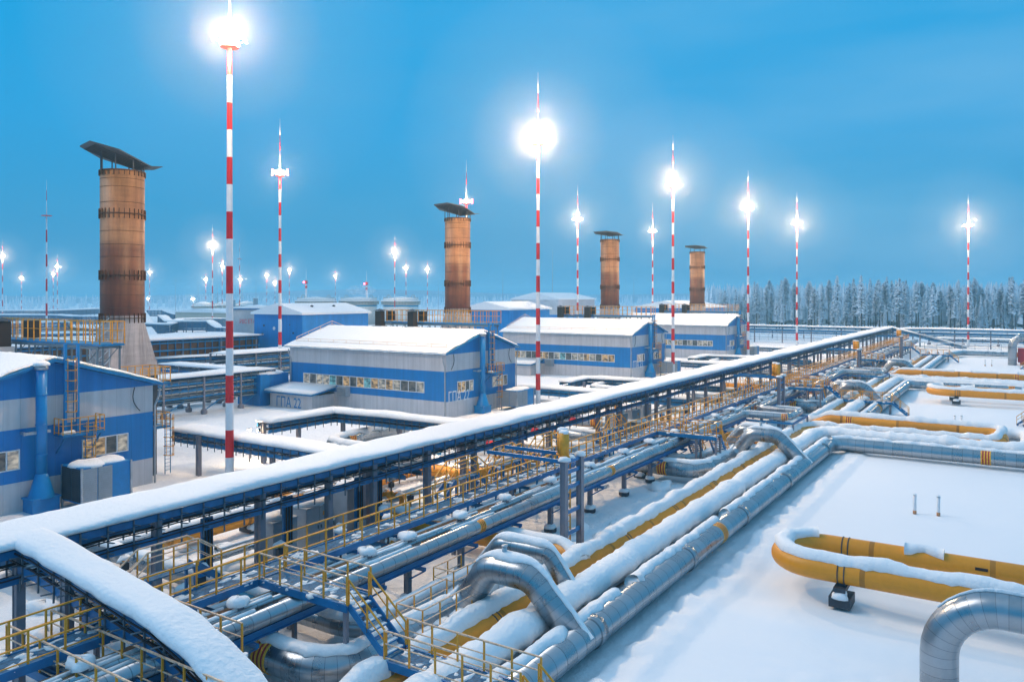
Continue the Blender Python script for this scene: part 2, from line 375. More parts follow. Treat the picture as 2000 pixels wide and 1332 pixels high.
def ground():
    xs = []; v = -30.0
    while v < 2600: xs.append(v); v += 0.35 if v < 62 else (0.7 if v < 110 else (2 if v < 260 else (12 if v < 500 else 300)))
    xs = [-2600, -1600, -800, -200, -80] + xs
    ys = []; v = -24.0
    while v < 2600: ys.append(v); v += 0.35 if v < 42 else (0.8 if v < 70 else (2.5 if v < 200 else (12 if v < 500 else 300)))
    ys = [-2600, -1800, -1000, -400, -150, -70, -40] + ys
    vs = [(x, y, ground_h(x, y)) for y in ys for x in xs]; nx = len(xs)
    fs = [(j * nx + i, j * nx + i + 1, (j + 1) * nx + i + 1, (j + 1) * nx + i) for j in range(len(ys) - 1) for i in range(nx - 1)]
    m = mat('ground_snow', (0.85, 0.87, 0.90), 0.8); t = m.node_tree; b = t.nodes['Principled BSDF']
    tcn = t.nodes.new('ShaderNodeTexCoord')
    n1 = t.nodes.new('ShaderNodeTexNoise'); n1.inputs['Scale'].default_value = 0.9; n1.inputs['Detail'].default_value = 8; n1.inputs['Roughness'].default_value = 0.65; t.links.new(tcn.outputs['Object'], n1.inputs[0])
    sp = t.nodes.new('ShaderNodeSeparateXYZ'); t.links.new(tcn.outputs['Object'], sp.inputs[0])
    # trampled, rough snow among the equipment, smooth untouched snow on the open side
    m1 = t.nodes.new('ShaderNodeMapRange'); m1.inputs[1].default_value = 12.0; m1.inputs[2].default_value = 15.5; m1.inputs[3].default_value = 0.22; m1.inputs[4].default_value = 1.0; t.links.new(sp.outputs['Y'], m1.inputs[0])
    bp = t.nodes.new('ShaderNodeBump'); bp.inputs['Distance'].default_value = 0.25; t.links.new(m1.outputs[0], bp.inputs['Strength'])
    t.links.new(n1.outputs['Fac'], bp.inputs['Height']); t.links.new(bp.outputs[0], b.inputs['Normal'])
    o = MB().add(vs, fs).build('snow_ground', m, None, True); o['kind'] = 'structure'
ground()

# =================================================================== MASTS
def mast(px=None, X=None, Y=None, h=37.0, r0=0.34, lit=True, power=1.0, label='', side=1, beacons=False, bands=11, light=True, detail=True, grp='red and white floodlight masts'):
    t = thing('floodlight_mast', label, 'light mast', (X, Y, 0), grp)
    hb = h - 1.2; z = 0.0; bh = hb / bands; k = 0
    # alternating painted bands, tapering (white at the foot)
    n = 16 if detail else 8; pole = MB(); pole.lathe((X, Y, 0), [(r0 * (1 - 0.45 * i / bands), i * bh) for i in range(bands + 1)], n)
    po = pole.build('pole', 'white', t, False); po.data.materials.append(M['red'])
    for pl in po.data.polygons:
        if len(pl.vertices) == 4: pl.material_index = int((pl.center.z) / bh) % 2; pl.use_smooth = True
    rt = r0 * 0.5; s1 = MB(); s2 = MB(); hs = h * 0.27
    s1.tube((X, Y, hb), (X, Y, hb + hs * 0.45), rt * 0.8, rt * 0.5, 8); s2.tube((X, Y, hb + hs * 0.45), (X, Y, hb + hs * 0.72), rt * 0.5, rt * 0.35, 8)
    s1.tube((X, Y, hb + hs * 0.72), (X, Y, hb + hs), rt * 0.35, rt * 0.12, 6)
    s1.build('spire', 'white', t, True); s2.build('spire_red_band', 'red', t, True)
    if detail:
        f = MB(); f.lathe((X, Y, hb - 0.05), [(rt, 0), (0.72, 0.1), (0.72, 0.16), (rt, 0.2)], 16)
        for i in range(10):
            a = 2 * math.pi * i / 10; c, s_ = math.cos(a), math.sin(a)
            f.tube((X + .68 * c, Y + .68 * s_, hb + .1), (X + .68 * c, Y + .68 * s_, hb + 1.1), 0.02, n=4)
        f.lathe((X, Y, hb + 1.08), [(0.67, 0), (0.71, 0), (0.71, 0.05), (0.67, 0.05)], 16, False)
        f.build('head_platform', 'red', t)
        for i in range(6):
            a = math.atan2(-Y, -X) + (i - 2.5) * 1.05; c, s_ = math.cos(a), math.sin(a)
            cx, cy_ = X + 1.15 * c, Y + 1.15 * s_
            fl = MB(); fl.bar((X + .5 * c, Y + .5 * s_, hb + .35), (cx, cy_, hb + .65), 0.06)
            fl.bar((cx - .2 * c, cy_ - .2 * s_, hb + 1.0), (cx + .15 * c, cy_ + .15 * s_, hb + .65), 0.4, 0.18)
            fo = fl.build('floodlight', 'galv', t)
            if lit:
                g = MB(); g.bar((cx - .15 * c, cy_ - .15 * s_, hb + .86), (cx + .14 * c, cy_ + .14 * s_, hb + .55), 0.32, 0.03); g.build('lamp_glass', 'lamp', fo)
        if beacons:
            for s_ in (-1, 1):
                MB().tube((X + s_ * 0.75, Y - s_ * 1.1, hb + .2), (X + s_ * 0.75, Y - s_ * 1.1, hb + 1.2), 0.1, n=8).build('beacon', 'redlamp', t)
    elif lit:
        MB().lathe((X, Y, hb + .3), [(0.05, 0), (1.1, 0.15), (1.1, 0.5), (0.05, 0.65)], 10).build('lamp_head', 'lamp', t)
    else:
        MB().lathe((X, Y, hb + .3), [(0.05, 0), (1.3, 0.1), (1.3, 0.25), (0.05, 0.35)], 10).build('lamp_head', 'red', t)
    if lit and light:
        ld = bpy.data.lights.new('mast_light', 'POINT'); ld.energy = LAMP_P * power; ld.color = (1.0, 0.66, 0.36); ld.shadow_soft_size = 1.0
        lo = bpy.data.objects.new('mast_light', ld); COL.objects.link(lo); lo.parent = t
        a = math.atan2(-Y, -X); lo.location = (1.5 * math.cos(a), 1.5 * math.sin(a), hb + .8)
    if lit and LAMP_GLOW:  # nested scattering balls added around each lit lamp to give it a halo
        a = math.atan2(-Y, -X); kk = min(1.15, 0.45 + 0.6 * power) * (1.0 if detail else 1.15)
        for q, (rr, fm) in enumerate(((16.0, 0), (8.0, 1), (3.6, 2), (1.7, 3))):
            rr *= kk
            fo = MB().lathe((X + 1.6 * math.cos(a), Y + 1.6 * math.sin(a), hb + .8), [(max(0.02, rr * math.sin(math.pi * i / 16)), -rr * math.cos(math.pi * i / 16)) for i in range(17)], 24).build('glow_shell', glowm[fm + (0 if detail else 4)], t, True)
            fo['kind'] = 'stuff'
    return t
LAMP_GLOW = True
glowm = []
for dn in (0.0008, 0.0011, 0.0014, 0.0022, 0.0012, 0.002, 0.004, 0.008):  # densities of the added halo volumes: detailed masts first, then far ones
    fm_ = bpy.data.materials.new('glow_shell'); fm_.use_nodes = True; fm_.node_tree.nodes.clear(); glowm.append(fm_)
    _o = fm_.node_tree.nodes.new('ShaderNodeOutputMaterial'); _p = fm_.node_tree.nodes.new('ShaderNodeVolumePrincipled')
    _p.inputs['Density'].default_value = dn; _p.inputs['Color'].default_value = (0.97, 0.98, 1.0, 1)
    fm_.node_tree.links.new(_p.outputs[0], _o.inputs['Volume'])
LAMP_P = 42000.0
mast(X=40.2, Y=53.1, h=36.1, label='tallest mast, standing between the nearest blue gable and the middle hall', r0=0.34, bands=16, power=.72)
mast(X=92.0, Y=55.5, label='floodlight mast just right of the ГПА 22 hall, top above photo centre', power=1.25, bands=16)
mast(X=141.8, Y=55.5, label='floodlight mast just in front of the third hall, third in the front row', bands=16)
mast(X=191, Y=55.5, label='floodlight mast beside the right gable of the farthest hall', bands=16)
mast(X=238.5, Y=55, label='floodlight mast right of the farthest hall, before the forest', bands=16)
mast(X=271.5, Y=13, label='rightmost mast, alone before the snowy forest', bands=16)
mast(X=91.6, Y=107.4, label='mast with two red beacons rising behind the blue block', power=0.25, beacons=True, bands=16)
mast(X=142, Y=104.5, label='mast with red beacons just behind the second brown chimney', power=0.12, beacons=True, bands=16)
mast(X=190.7, Y=102.3, label='mast left of the third brown chimney', power=0.7, bands=16)
mast(X=239.4, Y=100.7, label='mast between the third and fourth brown chimneys', power=0.5, bands=16)
def far_mast(px, ly, h=37.6, lit=True, label='', beacons=False, p=0.6, d=None):
    d = d or F0 * (h - 0.5 - H) / (580 - ly); t = (px - 1000) / F0
    mast(X=d * (CT + ST * t), Y=d * (ST - CT * t), h=h, lit=lit, label=label, power=p, bands=11, light=lit and d < 900, detail=False, r0=0.3)
far_mast(91, 420, lit=False, label='unlit mast left of the big brown chimney')
far_mast(5, 500, label='lit mast at the very left edge of the photo', p=0.5)
far_mast(42, 543, h=34, label='small lit mast second from the left edge', d=760)
far_mast(112, 520, label='lit mast close right of the unlit mast')
far_mast(104, 534, label='dim lamp mast hidden behind the unlit mast', d=760, p=.5)
far_mast(292, 547, label='lit mast right beside the big brown chimney', d=700)
far_mast(415, 481, label='brighter lit mast left of the tallest mast')
far_mast(402, 544, h=30, label='small lit mast left of the tallest mast, by the tanks', d=640)
far_mast(434, 520, label='lamp mast peeping out behind the tallest mast', d=560)
far_mast(468, 505, lit=False, label='unlit thin mast right of the tallest mast')
far_mast(469, 549, h=30, label='small lit mast right of the tallest mast', d=650)
far_mast(521, 539, label='left one of three lamps around the beacon mast', d=800)
far_mast(537, 548, h=30, label='lowest lamp, half behind the beacon mast', d=800)
far_mast(565, 530, label='right one of three lamps around the beacon mast', d=640)
far_mast(655, 541, label='lit mast above the left storage tank', d=820)
far_mast(771, 494, label='lit mast above the right storage tank')
far_mast(793, 528, label='smaller lit mast beside the one above the right tank', d=600)
far_mast(835, 538, label='lit mast just left of the second brown chimney', d=620)
def low_lamp(px, ly, d, h, label):
    t = (px - 1000) / F0; mast(X=d * (CT + ST * t), Y=d * (ST - CT * t), h=h, lit=True, label=label, light=False, detail=False, bands=5, r0=0.2, grp='low lamp posts far away')
low_lamp(377, 584, 520, 14.3, 'low lamp post glowing left of the domed tanks')
low_lamp(289, 583, 640, 14.3, 'low lamp half hidden by the big brown chimney')

# =================================================================== HAZE
hz = MB().box(-2750, 2750, -2750, 2750, -1.5, 56).build('haze', 'snow'); hz['kind'] = 'stuff'
hm = bpy.data.materials.new('haze'); hm.use_nodes = True; t_ = hm.node_tree; t_.nodes.clear()
ho = t_.nodes.new('ShaderNodeOutputMaterial'); pv = t_.nodes.new('ShaderNodeVolumePrincipled')
pv.inputs['Density'].default_value = 0.0004; pv.inputs['Color'].default_value = (0.45, 0.88, 1.0, 1); pv.inputs['Anisotropy'].default_value = 0.0
t_.links.new(pv.outputs[0], ho.inputs['Volume']); hz.data.materials.clear(); hz.data.materials.append(hm)
# =================================================================== RAILINGS, DECKS, RACKS
POSTMESH = {}
def post_obj(p, h, parent, m='yellow', w=0.06):
    key = (round(h, 2), m, w)
    if key not in POSTMESH:
        me = MB().box(-w / 2, w / 2, -w / 2, w / 2, 0, h).build('post', m); bpy.data.objects.remove(me, do_unlink=True)
        POSTMESH[key] = bpy.data.meshes['post'] if 'post' in bpy.data.meshes and not POSTMESH else sorted([x for x in bpy.data.meshes if x.name.startswith('post')], key=lambda x: x.name)[-1]
    o = bpy.data.objects.new('post', POSTMESH[key]); COL.objects.link(o); o.parent = parent
    o.location = Vector(p) - parent_loc(parent); return o
def railing(parent, lines, h=1.1, sp=1.25, m='yellow', name='railing', maxp=95, w=0.06, mids=2, rm=None):
    """lines: list of polylines of foot points. One railing part with its posts as sub-parts."""
    mb = MB(); posts = []
    for ln in lines:
        P = [Vector(p) for p in ln]
        for a, b in zip(P, P[1:]):
            for k in range(mids + 1):
                z = h * (1 - k * 0.42 if k < 2 else 0.12); mb.bar(a + Vector((0, 0, z)), b + Vector((0, 0, z)), 0.055 if k == 0 else 0.035)
            n = max(1, round((b - a).length / sp))
            for i in range(n): posts.append(a.lerp(b, i / n))
        posts.append(P[-1])
    r = mb.build(name, rm or m, parent)
    posts.sort(key=lambda p: p.length)
    if maxp < 1: rest = posts
    else:
        for p in posts[:maxp]: post_obj(p, h, r, m, w)
        rest = posts[maxp:]
    if rest:
        mb = MB()
        for p in rest: mb.box(p.x - w / 2, p.x + w / 2, p.y - w / 2, p.y + w / 2, p.z, p.z + h)
        o = mb.build('post', m, r); o['kind'] = 'stuff'
    return r
def deck_pts(path, w):
    """left/right edges of a walkway of width w along a horizontal-ish path"""
    P = [Vector(p) for p in path]; Ls = []; Rs = []
    for i, p in enumerate(P):
        d = (P[min(i + 1, len(P) - 1)] - P[max(i - 1, 0)]); d.z = 0; d.normalize(); x = Vector((d.y, -d.x, 0)) * w / 2
        Rs.append(p + x); Ls.append(p - x)
    return Ls, Rs
def walkway(t, path, w=1.2, rails=(1, 1), snow=0.5, seed=0, h=1.1, sp=1.25, maxp=90, rm=None):
    """grated deck, two side channels, snow patches and railings on t"""
    dk = MB(); bm_ = MB(); Ls, Rs = deck_pts(path, w)
    for i in range(len(path) - 1):
        dk.add([Ls[i] - Vector((0, 0, .03)), Rs[i] - Vector((0, 0, .03)), Rs[i + 1] - Vector((0, 0, .03)), Ls[i + 1] - Vector((0, 0, .03)), Ls[i], Rs[i], Rs[i + 1], Ls[i + 1]],
               [(0, 1, 2, 3), (7, 6, 5, 4), (0, 4, 5, 1), (1, 5, 6, 2), (2, 6, 7, 3), (3, 7, 4, 0)])
    dk.build('deck', 'grate', t)
    for E in (Ls, Rs):
        b = MB()
        for a, c in zip(E, E[1:]): b.bar(a - Vector((0, 0, .12)), c - Vector((0, 0, .12)), 0.08, 0.30)
        b.build('side_beam', 'blue', t)
    if snow:
        sn = MB(); rs = random.Random(seed)
        for i in range(len(path) - 1):
            a, b = Vector(path[i]), Vector(path[i + 1]); ln = (b - a).length; d = (b - a).normalized(); x = Vector((d.y, -d.x, 0)).normalized()
            for k in range(int(ln * 4.0 * snow)):
                p = a + d * rs.uniform(0.1, ln - 0.1) + x * rs.uniform(-w * .42, w * .42)
                sn.blob((p.x, p.y, p.z), rs.uniform(.10, .45), rs.uniform(.08, .28), rs.uniform(.03, .07), rs.random() * 9, 7, 2, 0.6)
        sn.build('snow_patches', 'snow', t, True)
    lines = []
    if rails[0]: lines.append(Ls)
    if rails[1]: lines.append(Rs)
    if lines: railing(t, lines, h, sp, maxp=maxp, rm=rm)
def stairs(t, a, b, w=0.8, name='stairs', rail=True, n=None, maxp=20):
    """flight of steps from top a to bottom b (centre points)"""
    a, b = Vector(a), Vector(b); d = b - a; dh = Vector((d.x, d.y, 0)).normalized(); x = Vector((dh.y, -dh.x, 0)) * w / 2
    n = n or max(3, int(abs(d.z) / 0.22)); mb = MB()
    for sg in (-1, 1): mb.bar(a + sg * x, b + sg * x, 0.06, 0.26)
    o = mb.build(name, 'blue', t); tr = MB(); sn = MB()
    for i in range(n):
        c = a.lerp(b, (i + .5) / n); e = dh * 0.13
        tr.bar(c - x * .96, c + x * .96, 0.24, 0.035)
        if i % 3 != 1: sn.bar(c - x * .8 + Vector((0, 0, .04)), c + x * .75 + Vector((0, 0, .04)), 0.17, 0.05)
    tr.build('tread', 'blue', o); sn.build('snow_on_treads', 'snow', o)
    if rail: railing(t, [[a - x, b - x], [a + x, b + x]], 1.0, 1.0, name='stair_railing', maxp=maxp, mids=1)
    return o
M['grate'] = mat('deck_grating', (0.025, 0.13, 0.24), 0.7, nscale=9, namp=0.6)

def cable_rack(label, path, w=2.0, th=0.4, seed=1, legs=(), depth=1.25, sp=1.1, near=True, levels=3, group=None, colm='gray', colw=0.34, two=True, brk=True, maxb=95, zfoot=0.0):
    """covered cable rack: snowy sheet roof, two pairs of long beams, brackets with cables, columns"""
    P = [Vector(p) for p in path]; t = thing('cable_rack', label, 'cable rack', (P[0].x, P[0].y, 0), group)
    Ls, Rs = deck_pts(P, w)
    roof = MB()
    Lr, Rr = deck_pts(P, w + 0.3)
    for i in range(len(P) - 1):
        k = Vector((0, 0, .05)); roof.add([Lr[i] - k, Rr[i] - k, Rr[i + 1] - k, Lr[i + 1] - k, Lr[i], Rr[i], Rr[i + 1], Lr[i + 1]],
               [(0, 1, 2, 3), (7, 6, 5, 4), (0, 4, 5, 1), (1, 5, 6, 2), (2, 6, 7, 3), (3, 7, 4, 0)])
    roof.build('roof', 'dark', t)
    strip_snow(P, w, th, seed, over=0.28).build('snow_cover', 'snow', t, True)
    for E in (Ls, Rs):
        for dz in (0.28, depth):
            b = MB()
            for a, c in zip(E, E[1:]): b.bar(a - Vector((0, 0, dz)), c - Vector((0, 0, dz)), 0.12, 0.32)
            b.build('beam', 'blue', t)
    # brackets
    bp_ = []
    for side, E in ((-1, Ls), (1, Rs)):
        for a, c in zip(E, E[1:]):
            n = max(1, int((c - a).length / sp)); d = (c - a).normalized(); x = Vector((d.y, -d.x, 0)).normalized() * side
            for i in range(n): bp_.append((a.lerp(c, (i + .5) / n), x))
    bp_.sort(key=lambda q: q[0].length)
    rest = MB()
    for i, (p, x) in enumerate(bp_):
        mb = MB() if i < maxb else rest
        mb.bar(p + x * .09 - Vector((0, 0, .12)), p + x * .09 - Vector((0, 0, depth + .45)), 0.06)
        for k in range(levels):
            z = 0.32 + k * (depth + .1) / levels
            mb.bar(p + x * .09 - Vector((0, 0, z)), p + x * .55 - Vector((0, 0, z - 0.05)), 0.09, 0.035)
            mb.bar(p + x * .06 - Vector((0, 0, z)), p - x * .45 - Vector((0, 0, z)), 0.05, 0.03)
        if i < maxb: mb.build('cable_bracket', 'galvd', t)
    if rest.v: rest.build('cable_bracket', 'galvd', t)['kind'] = 'stuff'
    cb = MB(); rs = random.Random(seed)
    for side, E in ((-1, Ls), (1, Rs)):
        for k in range(levels):
            z = 0.27 + k * (depth + .1) / levels
            for q in range(4):
                off = side * -0.08 - side * q * 0.09 if q < 3 else side * (0.18 + (q - 3) * 0.12)
                if rs.random() < 0.48: continue
                prev = None
                for a, c in zip(E, E[1:]):
                    d = (c - a).normalized(); x = Vector((d.y, -d.x, 0)).normalized() * off; n = max(1, int((c - a).length / 1.5))
                    for i in range(n + 1):
                        p = a.lerp(c, i / n) + x - Vector((0, 0, z - 0.05 + (0.04 if i % 2 else 0)))
                        if prev is not None: cb.bar(prev, p, 0.05)
                        prev = p
    cb.build('cables', 'cable', t)
    for q in legs:
        seg = Vector(q)
        c = MB(); zt = None
        # height of the roof above this foot
        best = min(((seg.xy - (a.xy + (b.xy - a.xy) * max(0, min(1, (seg.xy - a.xy).dot(b.xy - a.xy) / max(1e-6, (b.xy - a.xy).length_squared)))) ).length, a.z + (b.z - a.z) * max(0, min(1, (seg.xy - a.xy).dot(b.xy - a.xy) / max(1e-6, (b.xy - a.xy).length_squared)))) for a, b in zip(P, P[1:]))
        zt = best[1] - 0.08
        # H section column
        x, y, h = seg.x, seg.y, colw / 2
        c.box(x - h, x + h, y - h, y - h + .035, zfoot - .3, zt).box(x - h, x + h, y + h - .035, y + h, zfoot - .3, zt).box(x - h + .03, x + h - .03, y - h * .75, y + h * .75, zfoot - .3, zt)
        co = c.build('column', colm, t)
    return t
M['galvd'] = mat('bracket_steel', (0.13, 0.18, 0.22), 0.5, 0.2)

# ---- main rack along the X axis: two rows of columns, roof dips and rises a little
def zroof(x): return 5.4
legs = []
x = 15.1; i = 0
xs_leg = [15.1, 20.9, 26.7, 31.4, 35.05, 40.2, 45.4, 51.7, 58.0, 65.0, 69.8, 76.3]
while xs_leg[-1] < 262: xs_leg.append(xs_leg[-1] + 6.1)
for i, x in enumerate(xs_leg):
    legs.append((x, 32.75, 0))
    if i % 2 == 0 and i > 0: legs.append((x + 1.6, 34.9, 0))
main = cable_rack('long main cable rack under a thick ribbon of snow, crossing the whole site', [(4, 33.9, 5.35), (40, 33.9, 5.35), (90, 33.9, 5.4), (266, 33.9, 5.6)], 2.6, 0.38, 3, legs, depth=1.3, sp=1.15)
br_legs = [(15.95, 24.0, 0), (15.0, 29.0, 0)]
cable_rack('branch of the cable rack in the bottom left corner, its snow ribbon bending downwards', [(15.5, 34.0, 5.42), (15.5, 31.5, 5.3), (15.5, 27, 4.75), (15.5, 23.5, 4.3), (15.5, 21.5, 3.75), (15.5, 20, 3.1), (15.5, 15.5, 0.9)], 0.95, 0.32, 5, br_legs, depth=0.9, sp=1.0)
cable_rack('far sloping branch of the cable rack running down to the right', [(263, 32.4, 5.6), (263, 26, 4.0), (263, 13, 0.5)], 2.0, 0.4, 6, [(263, 27, 0)], depth=0.8, sp=2.5, maxb=6)
cable_rack('far cable rack along the forest edge, right of the long rack', [(266, 31, 5.2), (262, 24, 5.5), (262, -60, 5.3)], 1.8, 0.4, 8, [(262, y, 0) for y in range(-56, 28, 9)], depth=1.2, sp=4.5, maxb=30, levels=3)
cable_rack('far cable rack behind the last hall, left of the long rack', [(262, 34, 5.4), (262, 110, 5.6)], 1.8, 0.4, 9, [(262, y, 0) for y in range(38, 110, 9)], depth=1.2, sp=4.5, maxb=30, levels=3)
cable_rack('low rack of snowy tubing in front of the forest', [(292, -60, 3.0), (292, 95, 3.0)], 1.6, 0.35, 19, [(292, y, 0) for y in range(-56, 95, 11)], depth=1.0, sp=6, maxb=30, levels=2)
# low racks between main rack and the halls, one pair per hall
def rr_legs(path, sp_=5.5):
    out_ = []
    P = [Vector(p) for p in path]
    for a, b in zip(P, P[1:]):
        n = max(1, int((b - a).length / sp_))
        for i in range(n): out_.append(tuple(a.lerp(b, (i + .3) / n)))
    return out_
p = [(41.9, 62, 3.4), (41.9, 35.4, 3.4)]
cable_rack('low snowy rack passing behind the foot of the tallest mast', p, 1.7, 0.4, 11, [(40.7, 57.8, 0), (41.9, 50, 0), (41.9, 44, 0)], depth=0.8, sp=0.9, maxb=60)
p = [(46.9, 57.3, 3.7), (55.3, 57.0, 3.7), (56.0, 50, 3.7), (56.0, 35.4, 3.7)]
cable_rack('bent snowy rack enclosing the silver elbow before the ГПА 22 hall', p, 1.5, 0.38, 12, [(47.0, 57.3, 0), (51, 57.2, 0), (55.6, 56, 0), (56, 49, 0), (56, 42, 0)], depth=0.8, sp=0.9, maxb=60)
for (xa, xb, z, lb1, lb2) in ((97, 110, 1.9, 'snowy rack crossing just right of the ГПА 22 hall', 'bent snowy rack before the third hall'), (151, 165, 1.9, 'snowy rack right of the third hall', 'bent snowy rack before the farthest hall'), (205.5, 217, 1.9, 'snowy rack right of the farthest hall', None)):
    cable_rack(lb1, [(xa, 62, z), (xa, 35.4, z)], 1.6, 0.4, xa, rr_legs([(xa, 62, 0), (xa, 35.4, 0)]), depth=0.8, sp=1.6, maxb=30, levels=2)
    if lb2: cable_rack(lb2, [(xa + 5, 57, z + .4), (xb - 1, 57, z + .4), (xb, 50, z + .4), (xb, 35.4, z + .4)], 1.5, 0.38, xb, rr_legs([(xa + 5, 57, 0), (xb, 50, 0), (xb, 35.4, 0)]), depth=0.8, sp=1.6, maxb=30, levels=2)

# =================================================================== COMPRESSOR HALLS
def band_prism(t, name, m, X0, X1, Y0, Y1, z0, z1, label=None):
    return MB().box(X0, X1, Y0, Y1, z0, z1).build(name, m, t, label=label)
def window(t, axis, a0, a1, c, z0, z1, n, seed=0):
    """strip window: frame with n panes; axis 'x': runs along x on plane y=c (faces -y); 'y': runs along y on plane x=c (faces -x)"""
    f = MB(); rs = random.Random(seed)
    def bx(mb, u0, u1, w0, w1, d0, d1):
        return mb.box(u0, u1, c - d1, c - d0, w0, w1) if axis == 'x' else mb.box(c - d1, c - d0, u0, u1, w0, w1)
    e = 0.07
    bx(f, a0, a1, z0, z0 + e, 0.02, 0.10); bx(f, a0, a1, z1 - e, z1, 0.02, 0.10)
    for i in range(n + 1):
        u = a0 + (a1 - a0 - e) * i / n; bx(f, u, u + e, z0 + e, z1 - e, 0.02, 0.095)
    fo = f.build('window', 'frame', t)
    for i in range(n):
        u = a0 + (a1 - a0) * i / n; g = MB(); bx(g, u + e, a0 + (a1 - a0) * (i + 1) / n - .01, z0 + e, z1 - e, 0.012, 0.03); g.build('pane', GL[(0, 1, 2, 0, 1, 3, 2, 1, 0, 2)[rs.randrange(10)]], fo)
    return fo
def glass_mat(name, lo, hi, st):
    """window of a lit hall: soft indistinct interior light behind reflective glass"""
    m = bpy.data.materials.new(name); m.use_nodes = True; t = m.node_tree; b = t.nodes['Principled BSDF']
    b.inputs['Roughness'].default_value = 0.06; b.inputs['Base Color'].default_value = (0.02, 0.03, 0.04, 1)
    tcn = t.nodes.new('ShaderNodeTexCoord'); mp = t.nodes.new('ShaderNodeMapping'); mp.inputs['Scale'].default_value = (1.3, 1.3, 2.6); t.links.new(tcn.outputs['Object'], mp.inputs[0])
    n = t.nodes.new('ShaderNodeTexNoise'); n.inputs['Scale'].default_value = 1.1; n.inputs['Detail'].default_value = 2; t.links.new(mp.outputs[0], n.inputs[0])
    r = t.nodes.new('ShaderNodeValToRGB'); r.color_ramp.elements[0].position = .38; r.color_ramp.elements[1].position = .66; r.color_ramp.elements[0].color = (*lo, 1); r.color_ramp.elements[1].color = (*hi, 1)
    t.links.new(n.outputs['Fac'], r.inputs[0]); t.links.new(r.outputs[0], b.inputs['Emission Color']); b.inputs['Emission Strength'].default_value = st
    return m
GL = [glass_mat('glass_dark', (.02, .03, .04), (.12, .12, .11), .8), glass_mat('glass_warm', (.07, .06, .05), (.75, .50, .24), .8), glass_mat('glass_pale', (.10, .12, .14), (.60, .55, .46), .8), glass_mat('glass_teal', (.04, .10, .13), (.18, .50, .60), .8)]
def text(s, loc, rot, size, m, parent, name='lettering', ext=0.01, sx=1.0):
    c = bpy.data.curves.new(name, 'FONT'); c.body = s; c.size = size; c.extrude = ext; c.materials.append(M[m] if isinstance(m, str) else m)
    o = bpy.data.objects.new(name, c); COL.objects.link(o)
    if parent: o.parent = parent
    o.location = Vector(loc) - parent_loc(parent); o.rotation_euler = rot; o.scale = (sx, 1, 1)
    bpy.context.view_layer.update(); me = bpy.data.meshes.new_from_object(o); n = bpy.data.objects.new(name, me); COL.objects.link(n); n.parent = parent
    n.location = o.location.copy(); n.rotation_euler = rot; n.scale = o.scale; bpy.data.objects.remove(o, do_unlink=True); return n
def cage_ladder(t, x, y, z0, z1, face=-1, name='ladder', cage=True):
    mb = MB()
    for s_ in (-.25, .25): mb.box(x + s_ - .025, x + s_ + .025, y - .03, y + .03, z0, z1)
    k = z0 + .3
    while k < z1: mb.box(x - .22, x + .22, y - .015, y + .015, k, k + .03); k += .3
    o = mb.build(name, 'blue', t)
    if cage:
        c = MB(); k = z0 + 1.6
        while k < z1 + .1:
            P = [Vector((x + .38 * math.cos(a), y - .0 + face * .7 * math.sin(a), k)) for a in [math.pi * i / 6 for i in range(7)]]
            for a, b in zip(P, P[1:]): c.bar(a, b, .03, .06)
            k += .75
        for a in (1, 3, 5):
            q = math.pi * a / 6; c.bar((x + .38 * math.cos(q), y + face * .7 * math.sin(q), z0 + 1.6), (x + .38 * math.cos(q), y + face * .7 * math.sin(q), z1), .03)
        c.build('ladder_cage', 'yellow', o)
    return o
